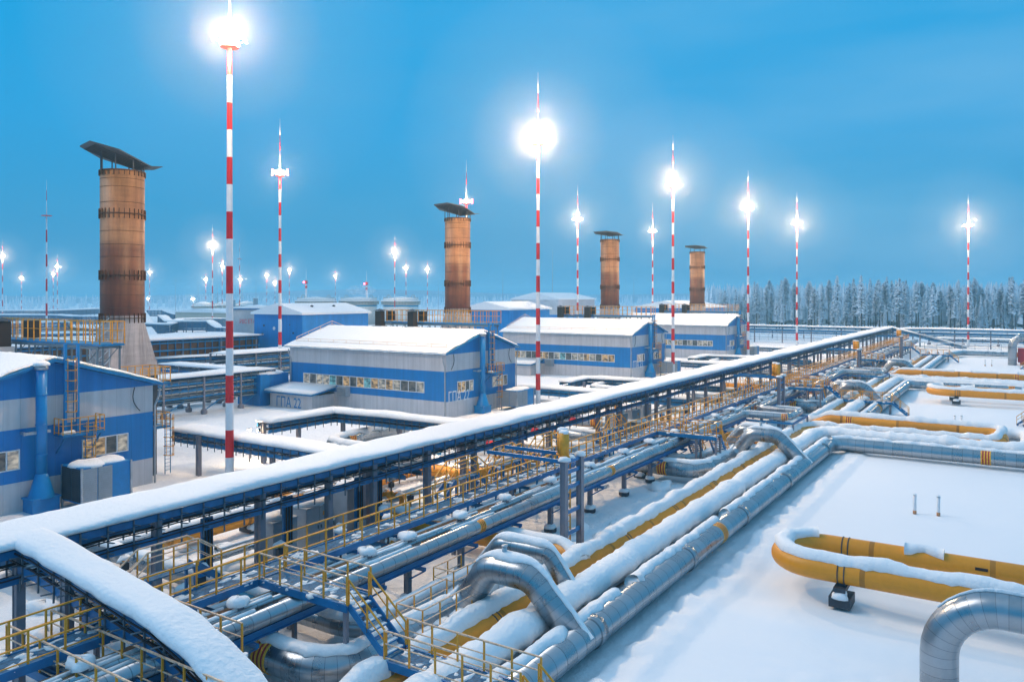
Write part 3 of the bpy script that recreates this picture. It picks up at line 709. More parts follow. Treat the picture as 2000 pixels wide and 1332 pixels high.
def hall(X0, label, number, seed, gear=True, Y0=59.0, near=False):
    """compressor hall: gable faces -y, long side faces -x. X0 = left corner"""
    Wd, Ln, E, Rg = 15.6, 28.0, 8.0, 10.3; X1, Y1 = X0 + Wd, Y0 + Ln; xm = X0 + Wd / 2
    t = thing('compressor_hall', label, 'hall', (xm, Y0 + Ln / 2, 0), 'blue and gray compressor halls')
    band_prism(t, 'wall', 'wgray', X0, X1, Y0, Y1, -.3, 2.1, 'gray lower wall')
    band_prism(t, 'wall', 'wblue', X0 - .01, X1 + .01, Y0 - .01, Y1, 2.1, 5.8, 'blue middle wall band')
    band_prism(t, 'wall', 'wgray', X0, X1, Y0, Y1, 5.8, E - .1, 'gray upper wall')
    g = MB(); g.add([(X0, Y0, E - .1), (X1, Y0, E - .1), (X1, Y0, E + .02), (xm, Y0, Rg), (X0, Y0, E + .02), (X0, Y1, E - .1), (X1, Y1, E - .1), (X1, Y1, E + .02), (xm, Y1, Rg), (X0, Y1, E + .02)],
          [(0, 1, 2, 3, 4), (9, 8, 7, 6, 5), (0, 4, 9, 5), (1, 6, 7, 2), (4, 3, 8, 9), (3, 2, 7, 8), (0, 5, 6, 1)]); g.build('gable', 'wblue', t)
    ov = 0.55; sl_ = (Rg - E) / (Wd / 2); rf = MB()
    for sg in (-1, 1):
        xe = xm + sg * (Wd / 2 + ov); ze = E - ov * sl_ + .04; a = [(xe, Y0 - ov, ze), (xm, Y0 - ov, Rg + .04), (xm, Y1 + ov, Rg + .04), (xe, Y1 + ov, ze)]
        vs = [Vector(q) for q in a] + [Vector(q) + Vector((0, 0, .2)) for q in a]; rf.add(vs, [(0, 1, 2, 3), (7, 6, 5, 4), (0, 4, 5, 1), (1, 5, 6, 2), (2, 6, 7, 3), (3, 7, 4, 0)])
    ro = rf.build('roof', 'blue', t)
    # snow on the roof: ragged-edged sheet following both slopes
    vs = []; fs = []; nx, ny = 34, 64
    def snz(u, v):
        x = xm + (u - .5) * 2 * (Wd / 2 + ov + .08); y = Y0 - ov - .12 + v * (Ln + 2 * ov + .2)
        ed = min(u, 1 - u) * (Wd + 1.2); ev = min(v, 1 - v) * (Ln + 1)
        jx = .10 * nz(y * .9, seed, 1) + .06 * nz(y * 3.1, seed, 2); jy = .32 * nz(x * .55, seed, 5) + .14 * nz(x * 2.7, seed, 6)
        if u in (0, 1): x += jx
        if v in (0, 1): y += (jy + (.35 if v == 0 else 0))
        base = Rg + .24 - abs(x - xm) * sl_
        th = 0.24 * min(1, (min(ed, ev) / .35 + .15)) ** .5 * (1 + .25 * nz(x * .25, y * .25, seed)) + .05 * nz(x * 1.4, y * 1.4, seed)
        return x, y, base, th
    for j in range(ny + 1):
        for i in range(nx + 1):
            u = i / nx; v = j / ny; u = .5 - .5 * math.cos(math.pi * u) if False else u
            x, y, b, th = snz(u, v); vs.append((x, y, b + th))
    top = len(vs)
    fs = [(j * (nx + 1) + i, j * (nx + 1) + i + 1, (j + 1) * (nx + 1) + i + 1, (j + 1) * (nx + 1) + i) for j in range(ny) for i in range(nx)]
    rim = [i for i in range(nx + 1)] + [j * (nx + 1) + nx for j in range(1, ny + 1)] + [ny * (nx + 1) + i for i in range(nx - 1, -1, -1)] + [j * (nx + 1) for j in range(ny - 1, 0, -1)]
    for k in rim:
        x, y, z = vs[k]; vs.append((x, y, Rg + .2 - abs(x - xm) * sl_ - .06 - .08 * abs(nz(x * 2, y * 2, 3))))
    for q in range(len(rim)): fs.append((rim[q], rim[(q + 1) % len(rim)], top + (q + 1) % len(rim), top + q))
    MB().add(vs, fs).build('snow_cover', 'snow', ro, True)
    # roof edge rail
    rl = [(xm - Wd / 2 + .9, Y0 + .6, E + .35), (xm - Wd / 2 + .9, Y1 - .3, E + .35)]
    railing(t, [rl], .75, 2.4, 'yfrost', 'roof_railing', 20, 0.035, 1)
    railing(t, [[(xm - Wd / 2 + .9, Y1 - .3, E + .35), (xm, Y1 - .3, Rg + .2), (xm + Wd / 2 - .9, Y1 - .3, E + .35)]], .9, 2.4, 'yfrost', 'roof_railing', 20, 0.04, 1)
    # windows
    window(t, 'y', 62.4 - 59 + Y0, 84.2 - 59 + Y0, X0, 3.0, 4.4, 17, seed)
    window(t, 'x', X0 + 2.2, X0 + 5.6, Y0, 3.0, 4.4, 4, seed + 1); window(t, 'x', X0 + 9.9, X0 + 13.5, Y0, 3.0, 4.4, 4, seed + 2)
    if number: text('ГПА ' + number, (X0 + .35, Y0 - .03, 1.95), (R(90), 0, 0), 1.9, 'frame', t, 'lettering', .01, 0.72)
    # downpipes
    for (x, y) in ((X0 - .12, Y0 + .1), (X1 + .12, Y0 - .1), (X0 - .12, Y1 - .3)):
        sx = -1 if x < xm else 1
        pm, _ = pipe_mb([(x + sx * .42, y, E - .35), (x + sx * .38, y, E - .9), (x, y, E - 1.7), (x, y, 0)], .08, .3, 8); pm.build('downpipe', 'cab', t, True)
    # vent duct up the gable
    dx, dy = X0 + 6.7, Y0 - .75; d = MB()
    d.tube((dx, dy, 2.6), (dx, dy, 9.9), .36, n=18)
    for z in (3.9, 6.0, 8.1): d.tube((dx, dy, z), (dx, dy, z + .07), .40, n=18)
    d.lathe((dx, dy, 0), [(.36, 2.6), (.40, 2.55), (.85, 1.0), (.9, .9)], 4 * 4)
    du = d.build('exhaust_duct', 'blue_duct', t, True); MB().box(dx - .9, dx + .9, dy - .7, dy + .7, -.3, .9).box(dx - 1.0, dx + 1.0, dy - .75, dy + .73, .9, 1.0).build('duct_base', 'blue_duct', du)
    c = MB(); c.tube((dx, dy, 9.9), (dx, dy, 10.15), .42, n=16); c.tube((dx, dy, 10.15), (dx, dy, 10.22), .52, .5, n=16); c.build('duct_cap', 'galv', du, True)
    MB().blob((dx, dy, 10.22), .55, .5, .28, seed, 12, 4).build('snow_on_cap', 'snow', du, True)
    bk = MB(); bk.bar((dx - 1.0, Y0 + .0, 5.5), (dx - 1.0, dy - .1, 5.5), .15).bar((dx - 1.2, dy, 5.5), (dx + .6, dy, 5.5), .12, .2); bk.build('duct_bracket', 'galv', du)
    # ladder, landing and cage
    lx = X0 + 9.2; pl = MB(); pl.box(lx - 1.3, lx + 1.7, Y0 - 1.35, Y0 - .02, 4.95, 5.1)
    for s_ in (-1.1, 1.5): pl.bar((lx + s_, Y0 - .02, 3.7), (lx + s_, Y0 - 1.2, 4.93), .1)
    lo_ = pl.build('landing', 'blue', t)
    railing(lo_, [[(lx - 1.3, Y0 - .1, 5.1), (lx - 1.3, Y0 - 1.3, 5.1), (lx + 1.7, Y0 - 1.3, 5.1), (lx + 1.7, Y0 - .1, 5.1)]], 1.15, .6, 'yellow', 'railing', 20, .05)
    MB().blob((lx - .6, Y0 - .7, 5.1), .55, .35, .25, seed, 10, 4).build('snow_heap', 'snow', lo_, True)
    cage_ladder(t, lx + .7, Y0 - 1.0, 0.2, 5.9, -1); cage_ladder(t, lx - .4, Y0 - .5, 5.1, 10.6, -1)
    for s_ in (-.75, .15): MB().box(lx + s_ - .09, lx + s_ + .09, Y0 - .62, Y0 - .44, 5.1, 11.6).build('ladder_post', 'blue_duct', t)
    # cables hanging at the corners
    for k, (cx, sx) in enumerate(((X0 + 1.3, 1), (X1 - 1.6, -1))):
        cb = MB(); pr = None
        for i in range(9):
            q = i / 8; pnt = Vector((cx + sx * .5 * math.sin(q * 2.6) - sx * .7 * q, Y0 - .12, E - .1 - 1.9 * q))
            if pr is not None: cb.bar(pr, pnt, .05)
            pr = pnt
        cb.build('hanging_cable', 'cable', t)
    # service gear on the ridge: deck, fan boxes, yellow railings
    gx = X0 + 12.8
    if gear:
        gd = MB().box(gx - .8, gx + 1.2, Y0 + 1.3, Y0 + 21.5, 11.15, 11.32).build('service_deck', 'blue', t)
        lg = MB()
        for i in range(9):
            y = Y0 + 1.8 + i * 2.4
            for s_ in (-.7, 1.1): lg.box(gx + s_ - .06, gx + s_ + .06, y - .06, y + .06, 8.6, 11.15)
            lg.bar((gx - .7, y, 9.2), (gx + 1.1, y, 11.1), .06)
        for s_ in (-.7, 1.1): lg.box(gx + s_ - .07, gx + s_ + .07, Y0 + 1.6, Y0 + 21.2, 10.9, 11.1)
        lg.bar((gx - .7, Y0 + 1.8, 11.0), (gx + 1.1, Y0 + 1.8, 11.0), .1)
        lg.build('deck_frame', 'galvd', gd)
        railing(gd, [[(gx - .8, Y0 + 1.3, 11.32), (gx - .8, Y0 + 21.5, 11.32)], [(gx + 1.2, Y0 + 21.5, 11.32), (gx + 1.2, Y0 + 1.3, 11.32), (gx - .8, Y0 + 1.3, 11.32)]], 1.75, 1.0, 'yellow', 'railing', 46, .07, 2)
        for y in (Y0 + 20.3, Y0 + 14.0):
            MB().box(gx - 2.5, gx - 1.2, y - .2, y + 1.6, 9.3, 10.75).build('duct_stub', 'cab', t)
            fb = MB().box(gx - 2.2, gx - 1.3, y + .2, y + 1.3, 10.75, 12.9).build('exhaust_stack', 'black', t)
            MB().add([(gx - 2.45, y, 12.95), (gx - 1.05, y, 12.95), (gx - 1.05, y + 1.5, 12.95), (gx - 2.45, y + 1.5, 12.95), (gx - 1.75, y + .75, 13.25)], [(0, 1, 4), (1, 2, 4), (2, 3, 4), (3, 0, 4), (3, 2, 1, 0)]).build('rain_cap', 'dark', fb)
            MB().box(gx + .2, gx + 1.0, y + .2, y + 1.3, 11.4, 12.9).build('exhaust_stack', 'black', t)
    # long side: porch and louvred intake
    vx = X0; hd = MB().box(vx - .9, vx - .02, Y0 + 16.2, Y0 + 17.8, 1.7, 3.0)
    ho_ = hd.build('intake_hood', 'cab', t); lv = MB()
    for i in range(5): lv.bar((vx - 1.02, Y0 + 16.1, 1.8 + i * .26), (vx - 1.02, Y0 + 17.9, 1.8 + i * .26), .14, .05)
    lv.build('louvre', 'galv', ho_)
    ph = MB(); ph.box(X0 - 4.0, X0 - .02, Y0 + 19.2, Y0 + 27.4, -.3, 1.9); po = ph.build('porch', 'wgray', t)
    pr_ = MB(); a = [(X0 - 4.6, Y0 + 18.7, 1.95), (X0 - .03, Y0 + 18.7, 2.55), (X0 - .03, Y0 + 28, 2.55), (X0 - 4.6, Y0 + 28, 1.95)]
    vs = [Vector(q) for q in a] + [Vector(q) + Vector((0, 0, .22)) for q in a]; pr_.add(vs, [(3, 2, 1, 0), (4, 5, 6, 7), (0, 1, 5, 4), (1, 2, 6, 5), (2, 3, 7, 6), (3, 0, 4, 7)]); pr_.build('porch_roof', 'blue', po)
    vs = [Vector(q) + Vector((0, 0, .2)) for q in a] + [Vector((q[0] * .97 + (X0 - 2.3) * .03, q[1] * .97 + (Y0 + 22.3) * .03, q[2] + .5)) for q in a]
    MB().add(vs, [(3, 2, 1, 0), (4, 5, 6, 7), (0, 1, 5, 4), (1, 2, 6, 5), (2, 3, 7, 6), (3, 0, 4, 7)]).build('snow_cover', 'snow', po, True)
    if number == '22': text('ГПА 22', (X0 - 4.02, Y0 + 26.2, .15), (R(90), 0, R(-90)), 1.9, 'blue_duct', po, 'lettering', .01, 0.8)
    return t
M['blue_duct'] = mat('blue_duct', (0.003, 0.20, 0.50), 0.4, nscale=1.5, namp=0.12)
HX = [21.4, 76.0, 130.7, 185.4]
hall(HX[0], 'nearest blue and gray hall, cut off by the left edge, with caged ladder', '', 21, True, Y0=58.5, near=True)
hall(HX[1], 'ГПА 22 hall in the middle, whole blue and gray building with strip window', '22', 22)
hall(HX[2], 'third hall marked ГПА 23, right of the second striped front mast', '23', 23)
hall(HX[3], 'farthest hall marked ГПА 24, below the smallest brown chimney', '24', 24)
def cooler(x, y, label, w=4.2, d=2.4, h=2.6, frost=False, seed=1):
    t = thing('ventilation_unit', label, 'ventilation unit', (x, y, 0), 'louvred ventilation units by the gables')
    MB().box(x - w / 2, x + w / 2, y - d / 2, y + d / 2, .5, h).build('body', 'blue_duct', t)
    for i in range(2):
        a = x - w / 2 - .03
        lv = MB(); y0 = y - d / 2 + .06 + i * (d / 2 - .03); lv.box(a - .02, a, y0, y0 + d / 2 - .09, .6, h - .08); k = .65
        while k < h - .12: lv.box(a - .06, a - .02, y0 + .03, y0 + d / 2 - .12, k, k + .06); k += .14
        lv.build('grille', 'dark' if seed == 4 else 'cab', t)
    for i in range(2):
        b = y - d / 2 - .03; x0 = x - w / 2 + .06 + i * (w * .3); lv = MB(); lv.box(x0, x0 + w * .3 - .06, b - .02, b, .6, h - .08); k = .65
        while k < h - .12: lv.box(x0 + .03, x0 + w * .3 - .1, b - .06, b - .02, k, k + .06); k += .14
        lv.build('grille', 'cab', t)
    fr = MB()
    for sx in (-1, 1):
        for sy in (-1, 1): fr.box(x + sx * w / 2 - .07, x + sx * w / 2 + .07, y + sy * d / 2 - .07, y + sy * d / 2 + .07, -.3, h + .03)
    fr.build('frame', 'galv', t)
    s_ = MB(); s_.blob((x - w * .2, y - .1, h), w * .32, d * .48, .32, seed, 14, 5); s_.blob((x + w * .2, y + .1, h), w * .33, d * .46, .28, seed + 2, 14, 5); s_.build('snow_cover', 'snow', t, True)
cooler(31.2, 56.2, 'frosted ventilation box with snow heaps below the nearest gable', 3.6, 2.6, 3.0, seed=4)
cooler(88.6, 56.6, 'ventilation unit right of the blue duct at the ГПА 22 gable')
cooler(143.3, 56.6, 'ventilation unit at the foot of the third hall gable', seed=7)
cooler(198, 56.6, 'ventilation unit at the foot of the farthest hall gable', seed=9)
# booth beside ГПА 22
t = thing('blue_booth', 'small blue booth with gray door left of the ГПА 22 hall', 'booth', (73, 88, 0))
MB().box(71.0, 75.9, 87.2, 92, -.3, 4.3).build('body', 'wblue', t); MB().box(70.93, 70.99, 88.6, 89.9, 1.6, 3.7).build('door', 'cab', t)
MB().blob((73.4, 89.6, 4.3), 3.0, 2.7, .4, 2, 16, 4, .1).build('snow_cover', 'snow', t, True); MB().box(70.9, 70.99, 90.8, 91.1, 3.1, 3.4).build('notice', 'white', t)

# =================================================================== BROWN CHIMNEYS
def chimney_mat():
    m = bpy.data.materials.new('rusty_chimney_steel'); m.use_nodes = True; t = m.node_tree; b = t.nodes['Principled BSDF']
    tcn = t.nodes.new('ShaderNodeTexCoord'); sp = t.nodes.new('ShaderNodeSeparateXYZ'); t.links.new(tcn.outputs['Object'], sp.inputs[0])
    mpn = t.nodes.new('ShaderNodeMapping'); mpn.inputs['Scale'].default_value = (1.1, 1.1, 0.10); t.links.new(tcn.outputs['Object'], mpn.inputs[0])
    n = t.nodes.new('ShaderNodeTexNoise'); n.inputs['Scale'].default_value = 1.5; n.inputs['Detail'].default_value = 8; n.inputs['Roughness'].default_value = 0.62; t.links.new(mpn.outputs[0], n.inputs[0])
    mp2 = t.nodes.new('ShaderNodeMapping'); mp2.inputs['Scale'].default_value = (0.5, 0.5, 2.2); t.links.new(tcn.outputs['Object'], mp2.inputs[0])
    n2 = t.nodes.new('ShaderNodeTexNoise'); n2.inputs['Scale'].default_value = 1.3; n2.inputs['Detail'].default_value = 7; t.links.new(mp2.outputs[0], n2.inputs[0])
    # the sheets were heated differently: tan at the top, dark rust below, bare steel at the foot
    z = t.nodes.new('ShaderNodeMapRange'); z.inputs[1].default_value = 8.0; z.inputs[2].default_value = 27.4; t.links.new(sp.outputs['Z'], z.inputs[0])
    ad = t.nodes.new('ShaderNodeMath'); ad.operation = 'MULTIPLY_ADD'; ad.inputs[1].default_value = 0.10; t.links.new(n.outputs['Fac'], ad.inputs[0]); 
    ad2 = t.nodes.new('ShaderNodeMath'); ad2.operation = 'ADD'; ad2.inputs[1].default_value = -0.05; t.links.new(z.outputs[0], ad2.inputs[0]); t.links.new(ad2.outputs[0], ad.inputs[2])
    r = t.nodes.new('ShaderNodeValToRGB'); cr = r.color_ramp
    st = [(0.0, (0.42, 0.37, 0.36, 1)), (0.262, (0.44, 0.39, 0.38, 1)), (0.27, (0.11, 0.03, 0.014, 1)), (0.40, (0.19, 0.062, 0.022, 1)), (0.45, (0.15, 0.048, 0.018, 1)), (0.53, (0.22, 0.075, 0.026, 1)), (0.60, (0.18, 0.06, 0.022, 1)), (0.66, (0.38, 0.175, 0.07, 1)), (0.80, (0.34, 0.15, 0.06, 1)), (1.0, (0.42, 0.21, 0.09, 1))]
    while len(cr.elements) < len(st): cr.elements.new(0.5)
    for e, (p, c) in zip(cr.elements, st): e.position = p; e.color = c
    t.links.new(z.outputs[0], r.inputs[0])
    r2 = t.nodes.new('ShaderNodeMapRange'); r2.inputs[1].default_value = 0.3; r2.inputs[2].default_value = 0.7; r2.inputs[3].default_value = 0.62; r2.inputs[4].default_value = 1.3; t.links.new(n.outputs['Fac'], r2.inputs[0])
    r3 = t.nodes.new('ShaderNodeMapRange'); r3.inputs[1].default_value = 0.3; r3.inputs[2].default_value = 0.7; r3.inputs[3].default_value = 0.88; r3.inputs[4].default_value = 1.1; t.links.new(n2.outputs['Fac'], r3.inputs[0])
    mm = t.nodes.new('ShaderNodeMath'); mm.operation = 'MULTIPLY'; t.links.new(r2.outputs[0], mm.inputs[0]); t.links.new(r3.outputs[0], mm.inputs[1])
    vm = t.nodes.new('ShaderNodeVectorMath'); vm.operation = 'SCALE'; t.links.new(r.outputs[0], vm.inputs[0]); t.links.new(mm.outputs[0], vm.inputs['Scale'])
    t.links.new(vm.outputs[0], b.inputs['Base Color']); b.inputs['Metallic'].default_value = 0.0; b.inputs['Roughness'].default_value = 0.5
    bp = t.nodes.new('ShaderNodeBump'); bp.inputs['Strength'].default_value = 0.3; bp.inputs['Distance'].default_value = 0.05; t.links.new(n2.outputs['Fac'], bp.inputs['Height']); t.links.new(bp.outputs[0], b.inputs['Normal'])
    return m
M['chim'] = chimney_mat()
def chimney(X, Y, label, hood_rot=0.0):
    tl = 0.32 if X < 50 else 0.24 if X < 100 else 0.10
    t = thing('exhaust_chimney', label, 'chimney', (X, Y, 0), 'brown exhaust chimneys'); r = 2.0
    MB().box(X - 2.5, X + 2.5, Y - 2.0, Y + 2.0, 4.0, 7.2).box(X - 1.8, X + 1.4, Y - 1.7, Y + 1.7, -.3, 4.0).build('base_housing', 'dark', t)
    c = MB(); n = 40; vs = []
    for z, k in ((8.1, 0), (12.4, 1)):
        for i in range(n):
            a = 2 * math.pi * i / n + math.pi / 4; cx, sy = math.cos(a), math.sin(a)
            if k == 0:
                q = 1 / max(abs(cx), abs(sy)); vs.append((X + 2.5 * q * cx, Y + 2.0 * q * sy, z))
            else: vs.append((X + r * cx, Y + r * sy, z))
    c.add(vs, [(i, (i + 1) % n, n + (i + 1) % n, n + i) for i in range(n)]); c.box(X - 2.6, X + 2.6, Y - 2.1, Y + 2.1, 7.2, 8.1); c.build('cone', 'chim', t)
    MB().lathe((X, Y, 0), [(r, 12.35), (r, 27.4), (r - .06, 27.4), (r - .06, 20)], 48, False).build('shaft', 'chim', t, True)
    for z in (12.9, 17.1, 23.1, 27.3):
        f = MB(); f.lathe((X, Y, z), [(r, 0), (r + .12, 0), (r + .12, .07), (r, .07)], 48, False)
        for i in range(28):
            a = 2 * math.pi * i / 28; c_, s_ = math.cos(a), math.sin(a)
            f.bar((X + (r + .06) * c_, Y + (r + .06) * s_, z - .45), (X + (r + .06) * c_, Y + (r + .06) * s_, z + .5 if z < 27 else z + .05), .035, .12, up=(c_, s_, 0))
        f.build('flange', 'rust', t)
    sm_ = MB()
    for z in (13.9, 15.2, 16.2, 18.9, 20.1, 21.4, 24.2, 25.7, 26.5):
        sm_.lathe((X, Y, z), [(r, 0), (r + .02, .01), (r + .02, .03), (r, .04)], 48, False)
    sm_.build('seam_rings', 'rust', t)
    # hood on posts
    ca, sa = math.cos(hood_rot), math.sin(hood_rot)
    def rt(x, y, z): return (X + x * ca - y * sa, Y + x * sa + y * ca, z)
    ps = MB()
    for i in range(8):
        a = 2 * math.pi * i / 8 + .2; x, y = r * math.cos(a), r * math.sin(a)
        zz = 28.55 + (tl * x); ps.tube(rt(x, y, 27.3), rt(x, y, zz), .06, n=6)
    ps.build('hood_post', 'dark', t)
    def zh(x): return 28.55 + tl * x
    ho = MB(); a = [(-2.2, -1.7), (-2.2, 1.7), (1.2, 3.1), (3.4, 1.7), (3.4, -1.7), (1.2, -3.1)]
    top = [rt(x, y, zh(x) + .12) for x, y in a]; bot = [rt(x, y, zh(x)) for x, y in a]
    ho.add(top + bot, [(5, 4, 3, 2, 1, 0), (6, 7, 8, 9, 10, 11)] + [(i, (i + 1) % 6, 6 + (i + 1) % 6, 6 + i) for i in range(6)])
    for i in range(6): y = -2.5 + i; ho.bar(rt(-1.9, y * .6, zh(-1.9) - .06), rt(3.0, y * .62, zh(3.0) - .06), .08, .14)
    wg = [rt(-2.25, -1.5, zh(-2.2) + .1), rt(-3.4, -1.3, zh(-2.2) + .22), rt(-3.4, 1.3, zh(-2.2) + .22), rt(-2.25, 1.5, zh(-2.2) + .1)]
    ho.add(wg + [(x, y, z + .06) for x, y, z in wg], [(0, 1, 2, 3), (7, 6, 5, 4), (0, 4, 5, 1), (1, 5, 6, 2), (2, 6, 7, 3), (3, 7, 4, 0)])
    ho.build('hood', 'dark', t)
    lt = MB()
    for sx in (-.6, .6):
        for sy in (-.6, .6): lt.box(X - 3.2 + sx - .05, X - 3.2 + sx + .05, Y - 1.6 + sy - .05, Y - 1.6 + sy + .05, 6, 12.7)
    for k in range(6):
        z = 7 + k; lt.bar((X - 3.8, Y - 2.2, z), (X - 2.6, Y - 2.2, z + 1), .06).bar((X - 3.8, Y - 2.2, z), (X - 3.8, Y - 1.0, z + 1), .06).box(X - 3.8, X - 2.6, Y - 2.23, Y - 2.17, z, z + .06)
    lt.build('ladder_tower', 'galv', t)
hd = math.atan2(0.8387, -0.5446) + .75
for x, lb in ((43.9, 'biggest brown chimney, nearest, behind the left hall, hood tilted up'), (98.9, 'second brown chimney, right of the ГПА 22 hall'), (153.6, 'third brown chimney, above the ГПА 23 hall'), (208.3, 'farthest and smallest brown chimney above the last hall')):
    chimney(x, 74.5, lb, hd)
# =================================================================== PIPES
ORD = ['first', 'second', 'third', 'fourth', 'fifth', 'sixth', 'seventh', 'eighth', 'ninth', 'tenth', 'eleventh', 'twelfth', 'thirteenth', 'fourteenth', 'fifteenth', 'sixteenth', 'seventeenth', 'eighteenth', 'nineteenth', 'twentieth']
def band_at(path, s):
    acc = 0
    for a, b in zip(path, path[1:]):
        l = (b - a).length
        if acc + l >= s: return a.lerp(b, (s - acc) / l), (b - a).normalized()
        acc += l
    return path[-1], (path[-1] - path[-2]).normalized()
def rings(t, path, s, r, w=0.12, n=7, cols=('ring_y', 'ring_r')):
    for k in range(n):
        a, d = band_at(path, s + k * w); MB().tube(a, a + d * w * .98, r + .022 - (k % 2) * .006, n=28).build('marking_ring', cols[k % 2], t, True)
def collar(t, path, s, r, w=0.5, m='clad_s'):
    a, d = band_at(path, s); mb, _ = pipe_mb([a, a + d * w], r + .07, n=24, fl=False); mb.build('collar', m, t, True)
def pipeline(name, label, pts, r, m='clad', bend=1.6, snow=(75, 40, .25), seed=1, rag=.5, gaps=0, ring=(), col=(), cat='pipe', n=22, group=None, feet=(), step=.3, colm='clad_s', strap=(), footz=None):
    mb, path = pipe_mb(pts, r, bend, n)
    t = thing(name, label, cat, (pts[0][0], pts[0][1], 0), group)
    mb.build('pipe_shell', m, t, True)
    if snow:
        sb = snow_on_pipe(path, r, snow[2], snow[0], snow[1], seed, rag, gaps, step)
        if sb.v: sb.build('snow_cover', 'snow', t, True)
    for s in ring: rings(t, path, s, r, .11 if r > .4 else .07)
    for s in col: collar(t, path, s, r, .55, colm)
    for s in strap:
        for q in (0, .32):
            a, d = band_at(path, s + q); MB().tube(a, a + d * .05, r + .025, n=24).build('strap', 'dark', t)
    for s in feet:
        a, d = band_at(path, s); x = d.cross(Vector((0, 0, 1))).normalized(); b = MB()
        zz = a.z - r
        for sg in (-1, 1): b.bar(a + x * sg * r * .55 - Vector((0, 0, r * .7)), Vector((a.x, a.y, .12)) + x * sg * r * .55, .12, .5, up=d)
        b.bar(Vector((a.x, a.y, .1)) - x * r * 1.1, Vector((a.x, a.y, .1)) + x * r * 1.1, .9, .22)
        b.build('foot', 'dark', t)
        MB().blob((a.x - d.x * 0 + x.x * r * .7, a.y + x.y * r * .7, .2), .4, .4, .3, s, 10, 4).build('snow_on_foot', 'snow', t, True)
    return t
# three ground pipelines and their expansion loops
pipeline('silver_gas_pipe', 'fat silver pipe along the edge of the open snowfield, nearest to it', [(12, 15.2, .85), (80.3, 15.2, .85), (80.3, -45, .95)], .60, 'clad', 1.9, (84, -8, .34), 3, 1.0, .12,
         ring=(xat(1395, 15.2) - 12, 76.5 + 16.3 - 12 - 1), col=[xat(p, 15.2) - 12 for p in (1150, 1335, 1442, 1529, 1607)] + [84], feet=(95, 102, 112), n=30)
pipeline('snowy_gas_pipe', 'middle ground pipe nearly buried in snow, between silver and yellow pipes', [(12, 17.3, .8), (84.0, 17.3, .8), (84.0, -.9, .8), (93.4, -.9, .8), (93.4, 17.3, .8), (144.5, 17.3, .8), (144.5, -30, .8)], .46, 'clad', 1.3, (106, 88, .58), 5, .5, n=18)
pipeline('yellow_gas_pipe', 'long yellow pipe with thick snow cap beside the buried pipe', [(12, 19.35, .72), (87.7, 19.35, .72), (87.7, 1.4, .8), (91.0, 1.4, 1.5), (91.0, 17.6, 1.6), (91.0, 19.35, .8), (148, 19.35, .8), (148, -30, .8)], .50, 'yclad', 1.35, (110, 12, .60), 8, .6, n=22,
         strap=(16, 21, 29.6, 37, 45, 52), ring=(96.5 + 12.5,), colm='yclad')
pipeline('silver_gas_pipe', 'silver pipe of the second set, beyond the first yellow loop', [(95.2, 15.2, -.6), (95.2, 15.2, .85), (141.0, 15.2, .85), (141.0, -40, .85)], .60, 'clad', 1.2, (88, 10, .2), 13, .9, 0, col=(6, 14, 22, 31), ring=(13, 60), n=24)
pipeline('silver_gas_pipe', 'silver pipe of the third set, far beside the last crossing stair', [(156, 15.2, -.6), (156, 15.2, .85), (216, 15.2, .85), (228, 12, .85), (228, -40, .85)], .62, 'clad', 1.5, (80, 30, .2), 14, .8, 0, ring=(84,), n=16)
pipeline('snowy_gas_pipe', 'buried pipe of the third far set', [(154, -30, .8), (154, 17.3, .8), (222, 17.3, .8)], .46, 'clad', 1.3, (90, 60, .3), 15, .6, n=12)
pipeline('yellow_gas_pipe', 'farthest yellow pipe turning in below the third yellow-topped frame', [(152.0, -30, 1.9), (152.0, 17.5, 1.9), (152.0, 19.35, .8), (222, 19.35, .8)], .50, 'yclad', 1.35, (92, 30, .3), 16, .8, .42, n=14, ring=(30,))
